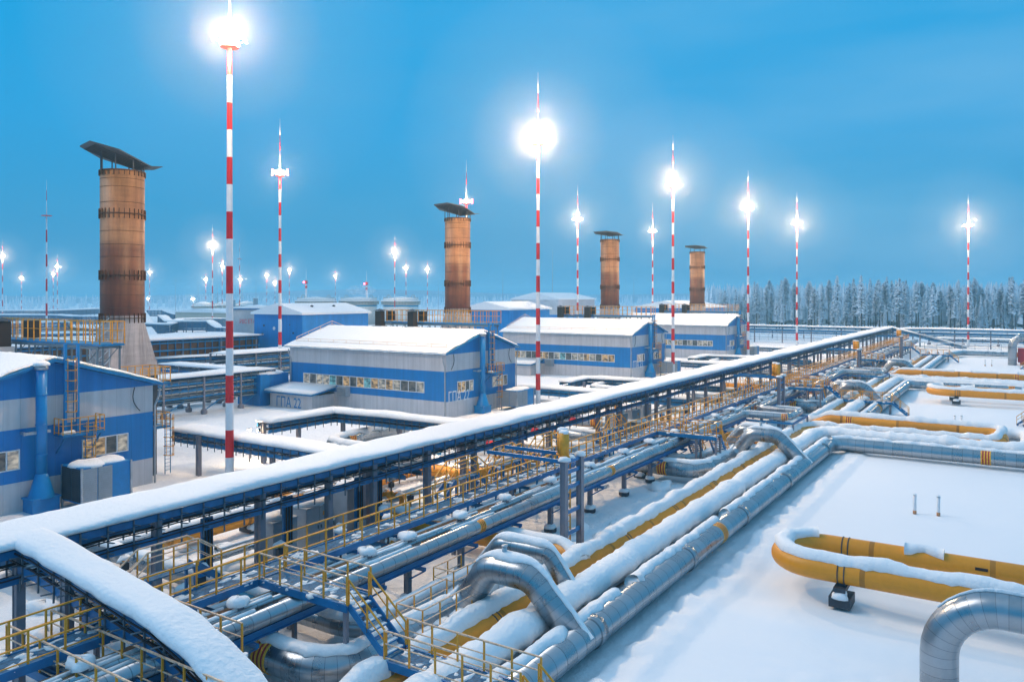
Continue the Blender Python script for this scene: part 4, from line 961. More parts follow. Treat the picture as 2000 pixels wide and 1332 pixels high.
# yellow U loops opening to the right
def yloop(X, Yt, wd, z, label, seed, r=.53, far=-32, feet=True):
    t = thing('yellow_pipe_loop', label, 'pipe loop', (X, Yt, 0), 'yellow U-shaped pipe loops')
    mb, path = pipe_mb([(X + wd, far, z), (X + wd, Yt - r, z), (X, Yt - r, z), (X, far, z)], r, wd / 2 - .02, 28); mb.build('pipe_shell', 'yclad', t, True)
    tot = sum((b - a).length for a, b in zip(path, path[1:])); leg = Yt - r - far
    k = [i for i, p in enumerate(path)]
    near = [p for p in path if p.x < X + wd * .9 or (p.y > Yt - 2.5)]
    rs_ = resample(path, .3); seg = [p for i, p in enumerate(rs_) if i * .3 > leg - wd * .4]
    snow_on_pipe(seg, r, .36, 62, 34, seed, .45).build('snow_cover', 'snow', t, True)
    back = [p for i, p in enumerate(rs_) if i * .3 < leg - wd * .55]
    snow_on_pipe(back, r, .28, 12, 50, seed + 4, .9, .60).build('snow_cover', 'snow', t, True)
    for s in (leg - 3.0, leg + wd + 1.4, leg - 14, leg + wd + 15):
        for q in (0, .3):
            a, d = band_at(path, s + q); MB().tube(a, a + d * .05, r + .03, n=28).build('strap', 'dark', t)
        a, d = band_at(path, s + .15); x = d.cross(Vector((0, 0, 1)))
        f = MB(); f.box(a.x - .25, a.x + .25, a.y - .2, a.y + .2, .25, z - r * .6); f.box(a.x - .65, a.x + .65, a.y - .5, a.y + .5, -.2, .3); f.box(a.x - .7, a.x + .7, a.y - .28, a.y + .28, z - r - .25, z - r - .05); f.build('foot', 'dark', t)
        sb = MB(); sb.blob((a.x - .55, a.y, .3), .28, .4, .28, s, 10, 4); sb.blob((a.x - .5, a.y - .15, .5), .2, .2, .22, s + 1, 9, 4); sb.build('snow_on_foot', 'snow', t, True)
    for s in (leg - 9, leg + wd + 11):
        a, d = band_at(path, s); MB().box(a.x - r - .012, a.x - r + .02, a.y - .45, a.y + .1, a.z + .08, a.z + .22).build('plate', 'black', t)
yloop(41.4, 11.3, 4.3, 1.35, 'big yellow U-shaped loop lying nearest on the open snowfield', 31)
yloop(127.8, 11.6, 4.6, 1.35, 'smaller yellow U-shaped loop farther away on the right', 32)
# bottom-right riser
t = pipeline('pipe_riser', 'fat silver pipe rising from the snow and bending right, bottom right corner', [(32.8, 2.5, -.6), (32.8, 2.5, 3.85), (32.8, -26, 3.85)], .645, 'clad_s', 2.0, (6, 4, .10), 41, .5, n=40)
fl_ = MB()
for yy, x0, x1 in ((16.25, 14, 78), (18.3, 14, 80), (16.25, 97, 138), (18.3, 96, 142)):
    sm = strip_snow([(x0, yy, -.1), ((x0 + x1) / 2, yy, -.1), (x1, yy, -.1)], .8, .62, yy, over=.3, rag=.12); fl_.add(sm.v, sm.f)
fl_.build('snow_between_pipes', 'snow', None, True)['kind'] = 'stuff'
f = MB(); f.box(32.3, 33.4, -3.2, -2.3, 1.9, 3.2).box(32.5, 33.2, -3.0, -2.5, -.2, 1.9); tag(f.build('pipe_saddle', 'dark'), 'dark pedestal carrying the silver pipe at the right edge', 'pipe support')
MB().blob((32.2, -2.3, 2.6), .3, .3, .25, 3).build('snow_cap', 'snow', bpy.data.objects['pipe_saddle'], True)
pipeline('pipe_riser', 'far silver riser at the right edge bending over to the right', [(205, 1.4, -.6), (205, 1.4, 6.2), (205, -26, 6.4)], .85, 'clad_s', 2.2, None, 42, n=24)
tag(MB().box(206, 208.5, -1.4, .4, .5, 3.6).box(206.4, 208, -1.0, 0, -.2, .5).build('red_fire_box', 'red'), 'small red box beside the far riser, at the right edge', 'red box')
# pipes coming out from under the racks, arching over to the ground lines
def arch_set(dx, tagl, ring_s=None, big=True, near=False, n=26):
    if big:
        pts = [(20.5 + dx, 46, 1.0), (20.5 + dx, 21.9, 1.0), (28.4 + dx, 21.9, .95), (28.4 + dx, 20.6, 3.15), (28.4 + dx, 16.9, 3.15), (28.4 + dx, 15.3, .9)]
        pts = [(20.5 + dx, 46, 1.0), (20.5 + dx, 21.3, 1.0), (28.0 + dx, 21.3, .95), (28.5 + dx, 20.8, 1.5), (28.5 + dx, 19.7, 3.05), (28.5 + dx, 17.5, 3.05), (28.5 + dx, 15.1, .6)]
        t = pipeline('arched_silver_pipe', 'fat silver pipe arching over the ground pipes ' + tagl, pts, .56, 'clad_s' if near else 'clad', [1.9, 1.0, 1.0, 1.7, 1.2], (48, 14, .2), 50 + int(dx), .5, ring=(22.6,), n=n, feet=(12, 19.5), maxs=None) if False else \
            pipeline('arched_silver_pipe', 'fat silver pipe arching over the ground pipes ' + tagl, pts, .62, 'clad_s', [1.9, .7, .9, 1.0, 1.3], (56, 26, .2), 50 + int(dx), .6, ring=(21.0,), n=n, feet=(12, 19.5))
        c = MB(); c.tube((28.5 + dx, 18.9, 3.5), (28.5 + dx, 18.9, 4.1), .11, n=12); c.tube((28.5 + dx, 18.9, 4.1), (28.5 + dx, 18.9, 4.16), .14, n=12); c.build('vent_stub', 'galv', t, True)
        d_ = MB(); d_.lathe((28.5 + dx, 15.2, 0), [(.0, 0)] , 4) if False else None
    pts = [(24.2 + dx, 46, .85), (24.2 + dx, 23.2, .85), (32.3 + dx, 23.2, .85), (32.3 + dx, 21.6, 2.75), (32.3 + dx, 18.9, 2.75), (32.3 + dx, 17.3, .7)]
    pipeline('arched_silver_pipe', 'slimmer silver pipe with flat-topped arch ' + tagl, pts, .42, 'clad_s', [1.6, .7, .7, .7], (60, 40, .2), 70 + int(dx), .5, n=20)
    pipeline('yellow_branch_pipe', 'snow-capped yellow branch pipe joining the ground line ' + tagl, [(37.3 + dx, 44, 1.1), (37.3 + dx, 21.0, 1.1), (36.6 + dx, 19.4, .72)], .56, 'yclad', .9, (80, 38, .22), 90 + int(dx), .5, n=20, feet=(8,))
arch_set(0, 'nearest to the camera', near=True, n=34)
arch_set(40.3, 'before the first yellow loop', n=24)
arch_set(84.5, 'beside the second crossing bridge', n=16)
arch_set(129, 'in the far third set', n=14)
# elevated silver pipe with expansion loops, its beam, and thin lines beside it
ep = [(9, 24.55, 2.6), (83, 24.55, 2.6), (83, 19.9, 2.6), (88.4, 19.9, 2.6), (88.4, 24.55, 2.6), (139, 24.55, 2.6), (139, 19, 2.6), (145, 19, 2.6), (145, 24.55, 2.6), (250, 24.55, 2.6)]
pipeline('elevated_silver_pipe', 'shiny silver pipe raised on blue beam along the yellow-railed catwalk', ep, .33, 'clad', .7, (38, -8, .10), 101, .9, .5, ring=(xat(930, 24.55) - 9, xat(1188, 24.55) - 9, 77.6), n=24, step=.4)
bm_ = MB(); z0 = 2.14
for a, b in (((9, 83.5)), ((88, 139.5)), ((144.5, 250))): bm_.box(a, b, 24.42, 24.68, 1.92, 1.95).box(a, b, 24.42, 24.68, 2.22, 2.25).box(a, b, 24.53, 24.57, 1.95, 2.22)
tag(bm_.build('pipe_beam', 'blue'), 'long blue beam under the raised shiny silver pipe', 'beam')
for k, (Xa, Xb, Yb) in enumerate(((83, 88.4, 19.9), (139, 145, 19))):
    t = thing('loop_frame', ('blue frame carrying the first raised pipe loop', 'blue frame carrying the far raised pipe loop')[k], 'pipe frame', (Xa, Yb, 0), 'frames of the raised loops')
    f = MB()
    for x in (Xa - .5, Xb + .5): f.bar((x, Yb - .5, 2.05), (x, 24.2, 2.05), .14, .2)
    for y in (Yb - .5, 22): f.bar((Xa - .5, y, 2.05), (Xb + .5, y, 2.05), .14, .2)
    f.build('frame', 'blue', t)
    for x in (Xa - .5, Xb + .5):
        for y in (Yb - .5, 22): MB().box(x - .08, x + .08, y - .08, y + .08, -.2, 2.0).build('leg', 'gray', t)
small = [('thin bright silver tube beside the raised pipe', 25.12, 2.88, .13, 'clad'), ('rusty orange tube nearest the catwalk beam', 26.15, 2.72, .07, 'orange_t'), ('thin tube with orange flank between silver tube and catwalk', 25.75, 2.72, .10, 'orange_t'), ('snow-covered thin tube beside the catwalk', 25.45, 2.75, .09, 'galv')]
M['orange_t'] = mat('weathered_orange_tube', (0.55, 0.26, 0.12), .6, nscale=4, namp=.4)
for lb, y, z, r, m in small:
    pipeline('thin_tube', lb, [(9, y, z), (250, y, z)], r, m, .5, (70, 20, .07), int(y * 10), .9, .5, n=10, cat='tube', step=.5)
# supports of the raised pipe
tx = [13.5, 19.5, 26.6, 29.4, 33.75, 38.1, 43.3, 48.8, 54.4, 59.4]
while tx[-1] < 232: tx.append(tx[-1] + 5.45)
for i, x in enumerate(tx):
    if 83.5 < x < 88: continue
    k = i + 1; o_ = ORD[k - 1] if k <= 20 else ORD[len(tx) - k] if len(tx) - k < 20 else None
    lb = ('%s pipe support from the near end of the raised silver pipe' % o_) if k <= 20 else ('%s pipe support from the far end of the raised silver pipe' % o_ if o_ else 'pipe support about halfway along the raised silver pipe')
    if k == 21: lb = 'pipe support midway along the raised silver pipe, nearer one'
    t = thing('pipe_support', lb, 'pipe support', (x, 25.2, 0), 'columns under the raised silver pipe')
    c = MB(); h = .14; c.box(x - h, x + h, 24.98 - h, 25.01 - h, -.3, 3.05).box(x - h, x + h, 24.95 + h, 24.98 + h, -.3, 3.05).box(x - .02, x + .02, 24.86, 25.09, -.3, 3.05) 
    c = MB(); c.box(x - h, x + h, 25.2 - h, 25.2 - h + .03, -.3, 3.2).box(x - h, x + h, 25.2 + h - .03, 25.2 + h, -.3, 3.2).box(x - h + .03, x + h - .03, 25.1, 25.3, -.3, 3.2)
    c.build('column', 'gray', t)
    c = MB(); c.bar((x, 24.1, 1.83), (x, 25.06, 1.83), .14, .16).bar((x, 24.15, 1.75), (x, 25.06, 1.2), .08)
    c.bar((x, 25.36, 2.55), (x, 27.6, 2.55), .14, .18).bar((x, 25.34, 1.9), (x, 26.6, 2.45), .08).box(x - .3, x + .3, 24.95, 25.6, 3.2, 3.25); c.build('arm', 'blue', t)
    MB().lathe((x, 25.2, -.1), [(.28, 0), (.42, .12), (.42, .32), (.2, .42)], 8).build('footing', 'dark', t)
    s_ = MB(); s_.blob((x, 25.2, .3), .4, .4, .22, i, 12, 4).blob((x, 25.25, 3.25), .42, .45, .26, i + 3, 12, 4, .35); s_.build('snow_cap', 'snow', t, True)
# =================================================================== CATWALKS
t = thing('main_catwalk', 'long yellow-railed blue catwalk running beside the raised silver pipe', 'catwalk', (8, 27.1, 0))
walkway(t, [(9, 27.1, 3.3), (60, 27.1, 3.3), (120, 27.1, 3.3), (248, 27.1, 3.3)], 1.25, (1, 1), .9, 3, 1.1, 1.15, 100)
for k in range(40):
    x = 12 + k * 6.1
    if k < 40: MB().box(x - .1, x + .1, 27.6, 27.8, -.2, 3.05).build('leg', 'gray', t)
def stile(x0, label, w=2.2, y=28.5, rise=.75):
    t = thing('crossing_steps', label, 'steps', (x0, y, 3.3), 'little yellow-railed steps along the catwalk'); z = 3.3; zr = z + rise
    MB().box(x0, x0 + w, y - .35, y + .35, zr - .05, zr).build('deck', 'grate', t)
    for xa, xb in ((x0, x0 - 1.1), (x0 + w, x0 + w + 1.1)): stairs(t, (xa, y, zr), (xb, y, z - .1), .7, 'steps', False, 3)
    railing(t, [[(x0 - 1.1, y + .35, z), (x0, y + .35, zr), (x0 + w, y + .35, zr), (x0 + w + 1.1, y + .35, z)], [(x0 - 1.1, y - .35, z), (x0, y - .35, zr), (x0 + w, y - .35, zr), (x0 + w + 1.1, y - .35, z)]], 1.1, 1.1, 'yellow', 'railing', 30, .05, 1, 'yfrost' if x0 < 30 else None)
    l = MB()
    for xx in (x0 + .1, x0 + w - .1):
        for yy in (y - .3, y + .3): l.box(xx - .05, xx + .05, yy - .05, yy + .05, -.2, zr - .05)
    l.build('legs', 'blue', t)
for x, lb in ((17.6, 'steps with frosted railings over tubes, lowest left on the catwalk'), (37.2, 'steps behind the two yellow cylinders, near side'), (42.3, 'steps behind the raised pipe left of the yellow cylinders'), (47.5, 'steps right of the yellow cylinders on the catwalk'), (58, 'railed steps left of the platform with two stairs'), (96, 'railed steps beyond the second yellow-topped frame')): stile(x, lb)
def bridge(X, label, frost=False, legs=True):
    t = thing('crossing_bridge', label, 'footbridge', (X, 20, 0), 'blue crossing bridges over the ground pipes'); rm = 'yfrost' if frost else None
    walkway(t, [(X, 26.4, 3.3), (X, 21.4, 3.3)], 1.3, (1, 1), 1.4, int(X), 1.1, 1.2, 20, rm)
    stairs(t, (X, 21.4, 3.25), (X, 19.5, 1.7), 1.1, maxp=8)
    walkway(t, [(X, 19.5, 1.7), (X, 13.6, 1.7)], 1.3, (1, 1), 1.4, int(X) + 1, 1.1, 1.1, 20, rm)
    stairs(t, (X, 13.6, 1.65), (X, 11.7, .1), 1.0, maxp=8)
    for y, z in ((25.6, 3.1), (21.6, 3.1), (19.3, 1.5), (16.3, 1.5), (13.8, 1.5)):
        for sx in (-.5, .5): MB().box(X + sx - .08, X + sx + .08, y - .08, y + .08, -.2, z).build('leg', 'gray', t)
    return t
bridge(22.1, 'nearest crossing bridge with frosted railings, bottom centre of the photo', True)
bridge(109.3, 'second crossing bridge beside the half-buried arches, stair down to the snowfield')
bridge(205, 'farthest crossing bridge near the end of the long rack')
def twin(X, label):
    t = thing('stair_platform', label, 'stair platform', (X, 24, 0), 'platforms with two parallel stairs')
    walkway(t, [(X, 26.4, 3.3), (X, 21.2, 3.3)], 1.4, (1, 1), 1.4, int(X), 1.1, 1.0, 30)
    for y in (24.1, 21.9): stairs(t, (X + .7, y, 3.25), (X + 3.9, y, 0.05), 1.1, n=13, maxp=8)
    for y in (25.6, 23, 21.3):
        for sx in (-.55, .55): MB().box(X + sx - .08, X + sx + .08, y - .08, y + .08, -.2, 3.1).build('leg', 'gray', t)
twin(64.6, 'blue platform with two parallel stairs, right of photo centre')
twin(105.4, 'blue platform with parallel stairs beside the second crossing bridge')
twin(160, 'small far platform with parallel stairs beyond the second yellow-topped frame')
# left bottom walkway below the branch rack
t = thing('left_catwalk', 'frosted catwalk below the branch rack in the bottom left corner', 'catwalk', (14, 28, 0))
walkway(t, [(14.0, 29.6, 2.5), (14.0, 16, 2.5)], 1.5, (1, 1), 1.2, 17, 1.1, 1.1, 60, 'yfrost')
for y in (29, 25.4, 21.6, 18):
    for sx in (-.6, .6): MB().box(14 + sx - .08, 14 + sx + .08, y - .08, y + .08, -.2, 2.3).build('leg', 'gray', t)
t = thing('left_catwalk', 'second catwalk linking the bottom left catwalk to the long one', 'catwalk', (17, 29, 0))
walkway(t, [(16.6, 29.9, 2.9), (16.6, 22, 2.9)], 1.1, (1, 1), 1.2, 18, 1.1, 1.1, 60, 'yfrost')
for y in (29, 25.4, 22.4): MB().box(16.0, 16.16, y - .08, y + .08, -.2, 2.7).build('leg', 'gray', t)
# railed valve platforms on the ground between catwalk and pipes
def valve_platform(X, Y, z, lx, ly, label, seed=0):
    t = thing('valve_platform', label, 'platform', (X, Y, 0), 'low railed valve platforms')
    MB().box(X, X + lx, Y, Y + ly, z - .06, z).build('deck', 'grate', t); b = MB()
    for a, c in (((X, Y), (X + lx, Y)), ((X, Y + ly), (X + lx, Y + ly)), ((X, Y), (X, Y + ly)), ((X + lx, Y), (X + lx, Y + ly))): b.bar((a[0], a[1], z - .12), (c[0], c[1], z - .12), .08, .2)
    b.build('frame', 'blue', t)
    railing(t, [[(X + lx, Y, z), (X, Y, z), (X, Y + ly, z), (X + lx, Y + ly, z)]], 1.1, 1.0, 'yellow', 'railing', 24, .05, 1, 'yfrost' if X < 40 else None)
    for x in (X + .1, X + lx - .1):
        for y in (Y + .1, Y + ly - .1): MB().box(x - .06, x + .06, y - .06, y + .06, -.2, z - .1).build('leg', 'blue', t)
    s_ = MB()
    for k in range(5): s_.blob((X + lx * (.15 + .17 * k), Y + ly * (.3 + .4 * (k % 2)), z), .5, .35, .12, seed + k, 10, 3, .4)
    s_.build('snow_patches', 'snow', t, True)
valve_platform(24.6, 20.3, 1.2, 3.4, 1.4, 'railed platform left of the nearest pipe arch', 2)
valve_platform(29.3, 24.9 - 2.6, 1.0, 2.2, 1.2, 'small railed platform behind the nearest pipe arch', 5)
valve_platform(70.5, 21.5, 1.2, 3.2, 1.4, 'low railed platform at the second pipe arch', 8)
valve_platform(33.6, 37.0, 1.4, 6, 1.4, 'railed platform behind the three gray cabinets', 12)
# tall gate frames with yellow cylinders
def gate(X, Y, label, h=5.9):
    t = thing('ladder_frame', label, 'frame', (X + .9, Y, 0), 'tall blue-gray frames with ladders')
    for x in (X, X + 1.9):
        c = MB(); c.box(x - .17, x + .17, Y - .17, Y - .13, -.3, h).box(x - .17, x + .17, Y + .13, Y + .17, -.3, h).box(x - .13, x + .13, Y - .12, Y + .12, -.3, h); c.build('post', 'gray', t)
    b = MB()
    for z in (1.7, 2.9, 4.3, h - .15, h - .75): b.bar((X, Y, z), (X + 1.9, Y, z), .12, .22)
    b.bar((X, Y + .1, h - .1), (X, Y + 5.2, h - .1), .14, .2).bar((X + 1.9, Y + .1, h - .1), (X + 1.9, Y + 5.2, h - .1), .14, .2)
    b.build('cross_beam', 'blue', t)
    l = MB()
    for x in (.6, 1.25): l.tube((X + x, Y + .3, 1.0), (X + x, Y + .3, h), .05, n=6)
    for k in range(14): l.tube((X + .6, Y + .3, 1.2 + k * .33), (X + 1.25, Y + .3, 1.2 + k * .33), .02, n=5)
    l.build('ladder', 'yellow', t)
    s_ = MB(); s_.blob((X, Y, h), .35, .35, .2, X, 10, 4).blob((X + 1.9, Y, h), .32, .35, .22, X + 1, 10, 4).blob((X + 1, Y + .3, h - .02), .5, .4, .12, 3, 10, 3); s_.build('snow_cap', 'snow', t, True)
for i, (X, Y, lb, c1) in enumerate(((38.2, 21.35, 'tall frame with ladder nearest the camera, carrying yellow cylinders', 'of the nearest tall frame'), (91.2, 23.0, 'second tall frame with ladder, left of the second crossing bridge', 'of the second tall frame'), (146, 23.4, 'third tall frame by the far parallel stairs', 'of the third tall frame'), (200, 23.0, 'farthest tall frame near the rack end', 'of the farthest tall frame'))):
    gate(X, Y, lb)
    for k in range(2):
        cx, cyy = X + .45 + k * .75, Y + .25 + k * .55; t = thing('yellow_cylinder', ('left' if k == 0 else 'right') + ' yellow cylinder on top ' + c1, 'cylinder', (cx, cyy, 5.9), 'yellow cylinders on tall frames')
        c = MB(); c.tube((cx, cyy, 5.9), (cx, cyy, 6.0), .34, n=20).tube((cx, cyy, 6.0), (cx, cyy, 7.35), .29, n=20).tube((cx, cyy, 6.9), (cx, cyy, 6.93), .30, n=20); c.build('body', 'yellow', t, True)
        MB().blob((cx, cyy, 7.35), .3, .3, .16, i + k, 12, 4, .12).build('snow_cap', 'snow', t, True)
# =================================================================== EQUIPMENT BELOW AND BEHIND THE RACK
def cabinet(X, Y, w, d, h, label, seed=0):
    t = thing('gray_cabinet', label, 'cabinet', (X, Y, 0), 'gray switch cabinets with snow caps')
    MB().box(X - w / 2, X + w / 2, Y - d / 2, Y + d / 2, .2, h).build('body', 'cab', t)
    for i in range(2):
        x0 = X - w / 2 + .03 + i * w / 2; dr = MB().box(x0, x0 + w / 2 - .05, Y - d / 2 - .03, Y - d / 2 - .004, .3, h - .08).build('door', 'cab', t)
        if i: MB().box(x0 + .25, x0 + .5, Y - d / 2 - .045, Y - d / 2 - .034, h - .6, h - .35).build('warning_plate', 'yellow', dr)
        MB().box(x0 + (.08 if i else w / 2 - .16), x0 + (.12 if i else w / 2 - .12), Y - d / 2 - .07, Y - d / 2 - .034, h * .5, h * .5 + .2).build('handle', 'dark', dr)
    MB().box(X - w / 2 - .05, X + w / 2 + .05, Y - d / 2 - .05, Y + d / 2 + .05, h, h + .05).build('lid', 'cab', t)
    MB().blob((X, Y, h + .05), w * .55, d * .55, .38, seed, 18, 6, .14).build('snow_cap', 'snow', t, True)
    MB().box(X - w / 2 + .1, X + w / 2 - .1, Y - d / 2 + .1, Y + d / 2 - .1, -.2, .2).build('plinth', 'concrete', t)
for i, (px, Y, w, h, lb) in enumerate(((541, 35.2, 1.7, 2.0, 'leftmost of three gray cabinets under the long rack'), (607, 35.6, 2.0, 2.1, 'middle of three gray cabinets under the long rack'), (680, 36.4, 1.6, 2.3, 'rightmost and tallest of three gray cabinets under the rack'), (1205, 35.2, 2.2, 2.3, 'left of three far gray cabinets behind the catwalk'), (1231, 35.4, 2.2, 2.3, 'middle of three far gray cabinets behind the catwalk'), (1253, 36.0, 2.2, 2.3, 'right of three far gray cabinets behind the catwalk'))):
    cabinet(xat(px, Y), Y, w, 1.4, h + .5, lb, i)
pipeline('yellow_gas_pipe', 'yellow pipe with snow behind the three near cabinets', [(27, 41.5, .9), (50, 41.5, .9), (50, 36, .9), (60, 36, .9)], .5, 'yclad', 1.2, (70, 10, .2), 131, .9, n=16, feet=(6, 14))
pipeline('silver_gas_pipe', 'silver elbow with striped rings inside the bent snowy rack', [(62, 53.4, 1.5), (50.8, 53.4, 1.5), (50.8, 40, 1.1)], .62, 'clad_s', 1.6, (50, 45, .2), 132, .7, n=22, ring=(7.8,), feet=(18,))
pipeline('silver_gas_pipe', 'silver pipe at the left edge below the long rack', [(8, 43.5, 1.3), (18.2, 43.5, 1.3), (18.2, 47, 1.3)], .62, 'clad_s', 1.4, (40, 20, .2), 133, .6, n=22)
for i, (x, y) in enumerate(((104.5, 54), (158, 54))): pipeline('silver_gas_pipe', ('silver elbow with rings below the third hall', 'silver elbow below the farthest hall')[i], [(x + 8, y, 1.2), (x, y, 1.2), (x, 40, 1.0)], .6, 'clad_s', 1.5, (50, 45, .2), 134 + i, .7, n=14, ring=(5,))
for i, x in enumerate((61, 69, 77, 112, 124, 166)):
    pipeline('silver_gas_pipe', ORD[i] + ' silver cross pipe with red valve behind the long rack', [(x, 46, 1.3), (x, 30, 1.2)], .5, 'clad', 1, (55, 30, .18), 140 + i, .7, n=14, ring=(6.5,), group='silver cross pipes behind the rack')
    t = thing('red_valve', 'red actuator on the %s silver cross pipe behind the rack' % ORD[i], 'valve', (x, 41.5, 0), 'red valve actuators')
    c = MB(); c.tube((x - .62, 41.5, 1.3), (x - .95, 41.5, 1.3), .42, n=16).tube((x - .95, 41.5, 1.3), (x - 1.0, 41.5, 1.3), .2, n=12).tube((x, 41.5, 1.7), (x, 41.5, 2.3), .16, n=10); c.build('body', 'red', t, True)
    MB().blob((x, 41.5, 2.3), .45, .4, .3, i, 12, 4).build('snow_cap', 'snow', t, True)
def valve(X, Y, k, label, seed):
    """upright valve: body on a pipe stub, yoke, handwheel or drive, conduits"""
    rs = random.Random(seed); t = thing('valve_assembly', label, 'valve', (X, Y, 0), 'valves and risers between the pipes'); a = rs.uniform(0, 3.14); c, s_ = math.cos(a), math.sin(a); r = rs.uniform(.14, .28); zc = rs.uniform(.6, 1.0)
    b = MB(); b.tube((X - 1.2 * c, Y - 1.2 * s_, zc), (X + 1.2 * c, Y + 1.2 * s_, zc), r, n=12)
    for q in (-.55, .55): b.tube((X + q * c, Y + q * s_, zc), (X + (q + .08) * c, Y + (q + .08) * s_, zc), r + .12, n=14)
    for q in (-1.1, 1.1): b.tube((X + q * c, Y + q * s_, zc), (X + q * c, Y + q * s_, -.2), r * .8, n=10)
    b.lathe((X, Y, zc), [(.02, -r - .1), (r + .1, -r * .5), (r + .12, 0), (r + .05, r * .6), (.12, r + .1)], 12); b.build('body', ('cab', 'blue_duct', 'ypipe')[k % 3], t, True)
    h = rs.uniform(1.7, 2.5); y = MB(); y.tube((X, Y, zc), (X, Y, h), .06, n=8); y.box(X - .16, X + .16, Y - .14, Y + .14, h - .5, h - .15); y.build('yoke', 'dark', t)
    if k % 2: MB().lathe((X, Y, h), [(.26, 0), (.32, 0), (.32, .05), (.26, .05)], 16, False).bar((X - .28, Y, h + .02), (X + .28, Y, h + .02), .04).bar((X, Y - .28, h + .02), (X, Y + .28, h + .02), .04).build('handwheel', 'ypipe', t)
    else: MB().box(X - .25, X + .35, Y - .2, Y + .2, h - .1, h + .28).build('drive', ('cab', 'blue_duct')[k % 4 // 2], t)
    q = MB(); q.blob((X, Y, h + (.05 if k % 2 else .28)), .36, .3, .2, seed, 10, 4, .4); q.blob((X + .8 * c, Y + .8 * s_, zc + r), .5, .28, .16, seed + 1, 10, 4, .5); q.blob((X - .9 * c, Y - .9 * s_, zc + r), .42, .26, .15, seed + 2, 10, 4, .5); q.build('snow_cap', 'snow', t, True)
rs = random.Random(5)
spots = []
for k in range(46):
    for _ in range(40):
        X = rs.uniform(21, 118) if k > 12 else rs.uniform(20, 48); Y = rs.uniform(28.8, 33) if k % 3 else rs.uniform(36.5, 46)
        if all(abs(X - a) + abs(Y - b) > 3 for a, b in spots): break
    spots.append((X, Y))
spots.sort()
nb = lambda v, L_: min(L_, key=lambda q: abs(q[0] - v))[1]
marks = [(20, 'the bottom left branch rack'), (30, 'the near crossing bridge'), (40, 'the gray cabinets'), (48, 'the yellow cylinders'), (58, 'the first red valve'), (66, 'the twin stairs'), (80, 'the far gray cabinets'), (95, 'the second tall frame'), (110, 'the second crossing bridge')]
cnt = {}
for k, (X, Y) in enumerate(spots):
    m_ = nb(X, marks); side = 'in front of' if Y < 34 else 'behind'; key = (m_, side, k % 3); cnt[key] = cnt.get(key, 0) + 1
    valve(X, Y, k, '%s %s snow-capped valve %s the long rack near %s' % (ORD[cnt[key] - 1] if cnt[key] > 1 else 'nearest', ('gray', 'blue', 'yellow')[k % 3], side, m_), 300 + k)
# low tubes and conduits snaking on the ground between rack and catwalk
for k, (a, b, y, z, r, m) in enumerate(((18, 60, 29.6, .55, .11, 'galv'), (18, 64, 30.3, .45, .09, 'orange_t'), (20, 90, 31.2, .5, .13, 'galv'), (26, 100, 36.9, .7, .16, 'clad'), (28, 110, 38.2, .6, .12, 'galv'), (64, 130, 29.8, .6, .13, 'galv'), (20, 50, 44, .6, .15, 'clad'))):
    pipeline('ground_tube', '%s low snow-dusted tube behind the catwalk, counted from it outwards' % ORD[k], [(a, y, z), (a + (b - a) * .4, y, z), (a + (b - a) * .4, y + .9, z), (b, y + .9, z)], r, m, .4, (70, 60, .10), 200 + k, .8, .4, n=10, cat='tube', group='low tubes on the ground', step=.5)
# cable drops: bundles of conduits beside rack columns
for k, (x, y) in enumerate(((24.2, 33.6), (29.2, 33.5), (34.6, 33.4), (36.2, 33.3), (41.2, 33.5), (52.6, 33.4), (59, 33.4), (71, 33.4))):
    t = thing('conduit_bundle', '%s bundle of black conduits hanging from the long rack, from the left' % ORD[k], 'conduits', (x, y, 0), 'conduit bundles below the long rack')
    c = MB()
    for q in range(6): c.tube((x + q * .09 - .2, y + .05 * (q % 2), .1), (x + q * .09 - .2, y + .05 * (q % 2), 4.0), .03, n=6)
    c.build('conduits', 'cable', t); MB().box(x - .3, x + .35, y + .1, y + .22, -.2, 4.1).build('backing_post', 'blue', t); MB().box(x - .3, x + .3, y - .2, y - .05, 1.0, 1.5).build('junction_box', 'cab', t)
# snow mounds between the equipment
rs = random.Random(11); md = MB()
for k in range(150):
    X = rs.uniform(16, 120); Y = rs.choice((rs.uniform(28.5, 56), rs.uniform(20.6, 24.2), rs.uniform(28.5, 40)))
    md.blob((X, Y, .0), rs.uniform(.5, 1.7), rs.uniform(.4, 1.3), rs.uniform(.15, .5), k, 14, 5, .5)
md.build('snow_mounds', 'snow', None, True)['kind'] = 'stuff'
# measuring posts on the snowfield
for i, (px, py, h, lb) in enumerate(((1786.5, 1004, 1.3, 'left white marker post on the near snowfield'), (1832.8, 1008, 1.3, 'right white marker post on the near snowfield'), (1865, 833, 1.2, 'left marker post on the middle snowfield'), (1878, 833, 1.2, 'right marker post on the middle snowfield'), (1924, 715, 1.3, 'left marker post on the far snowfield'), (1937, 715, 1.3, 'right marker post on the far snowfield'))):
    p = at(px, py); t = thing('marker_post', lb, 'marker post', p, 'white marker posts in pairs')
    MB().tube((p.x, p.y, -.1), (p.x, p.y, h), .11, n=14).build('tube', 'white', t, True); MB().tube((p.x, p.y, .02), (p.x, p.y, .27), .118, n=14).build('orange_base', 'orange_t', t, True)
    MB().tube((p.x, p.y, h), (p.x, p.y, h + .06), .13, n=14).build('cap', 'galv', t, True); MB().blob((p.x, p.y, h + .06), .13, .13, .1, i).build('snow_cap', 'snow', t, True)
# little stairs at the right edge
for i, (px, py, lb) in enumerate(((1992, 832, 'small railed stair cut by the right edge, middle snowfield'), (1996, 722, 'small railed stair below the far riser at the right edge'))):
    p = at(px, py); t = thing('small_stair', lb, 'stair', p); stairs(t, (p.x + 2.5, p.y - 2, 1.5), (p.x, p.y, .05), .8, maxp=10)
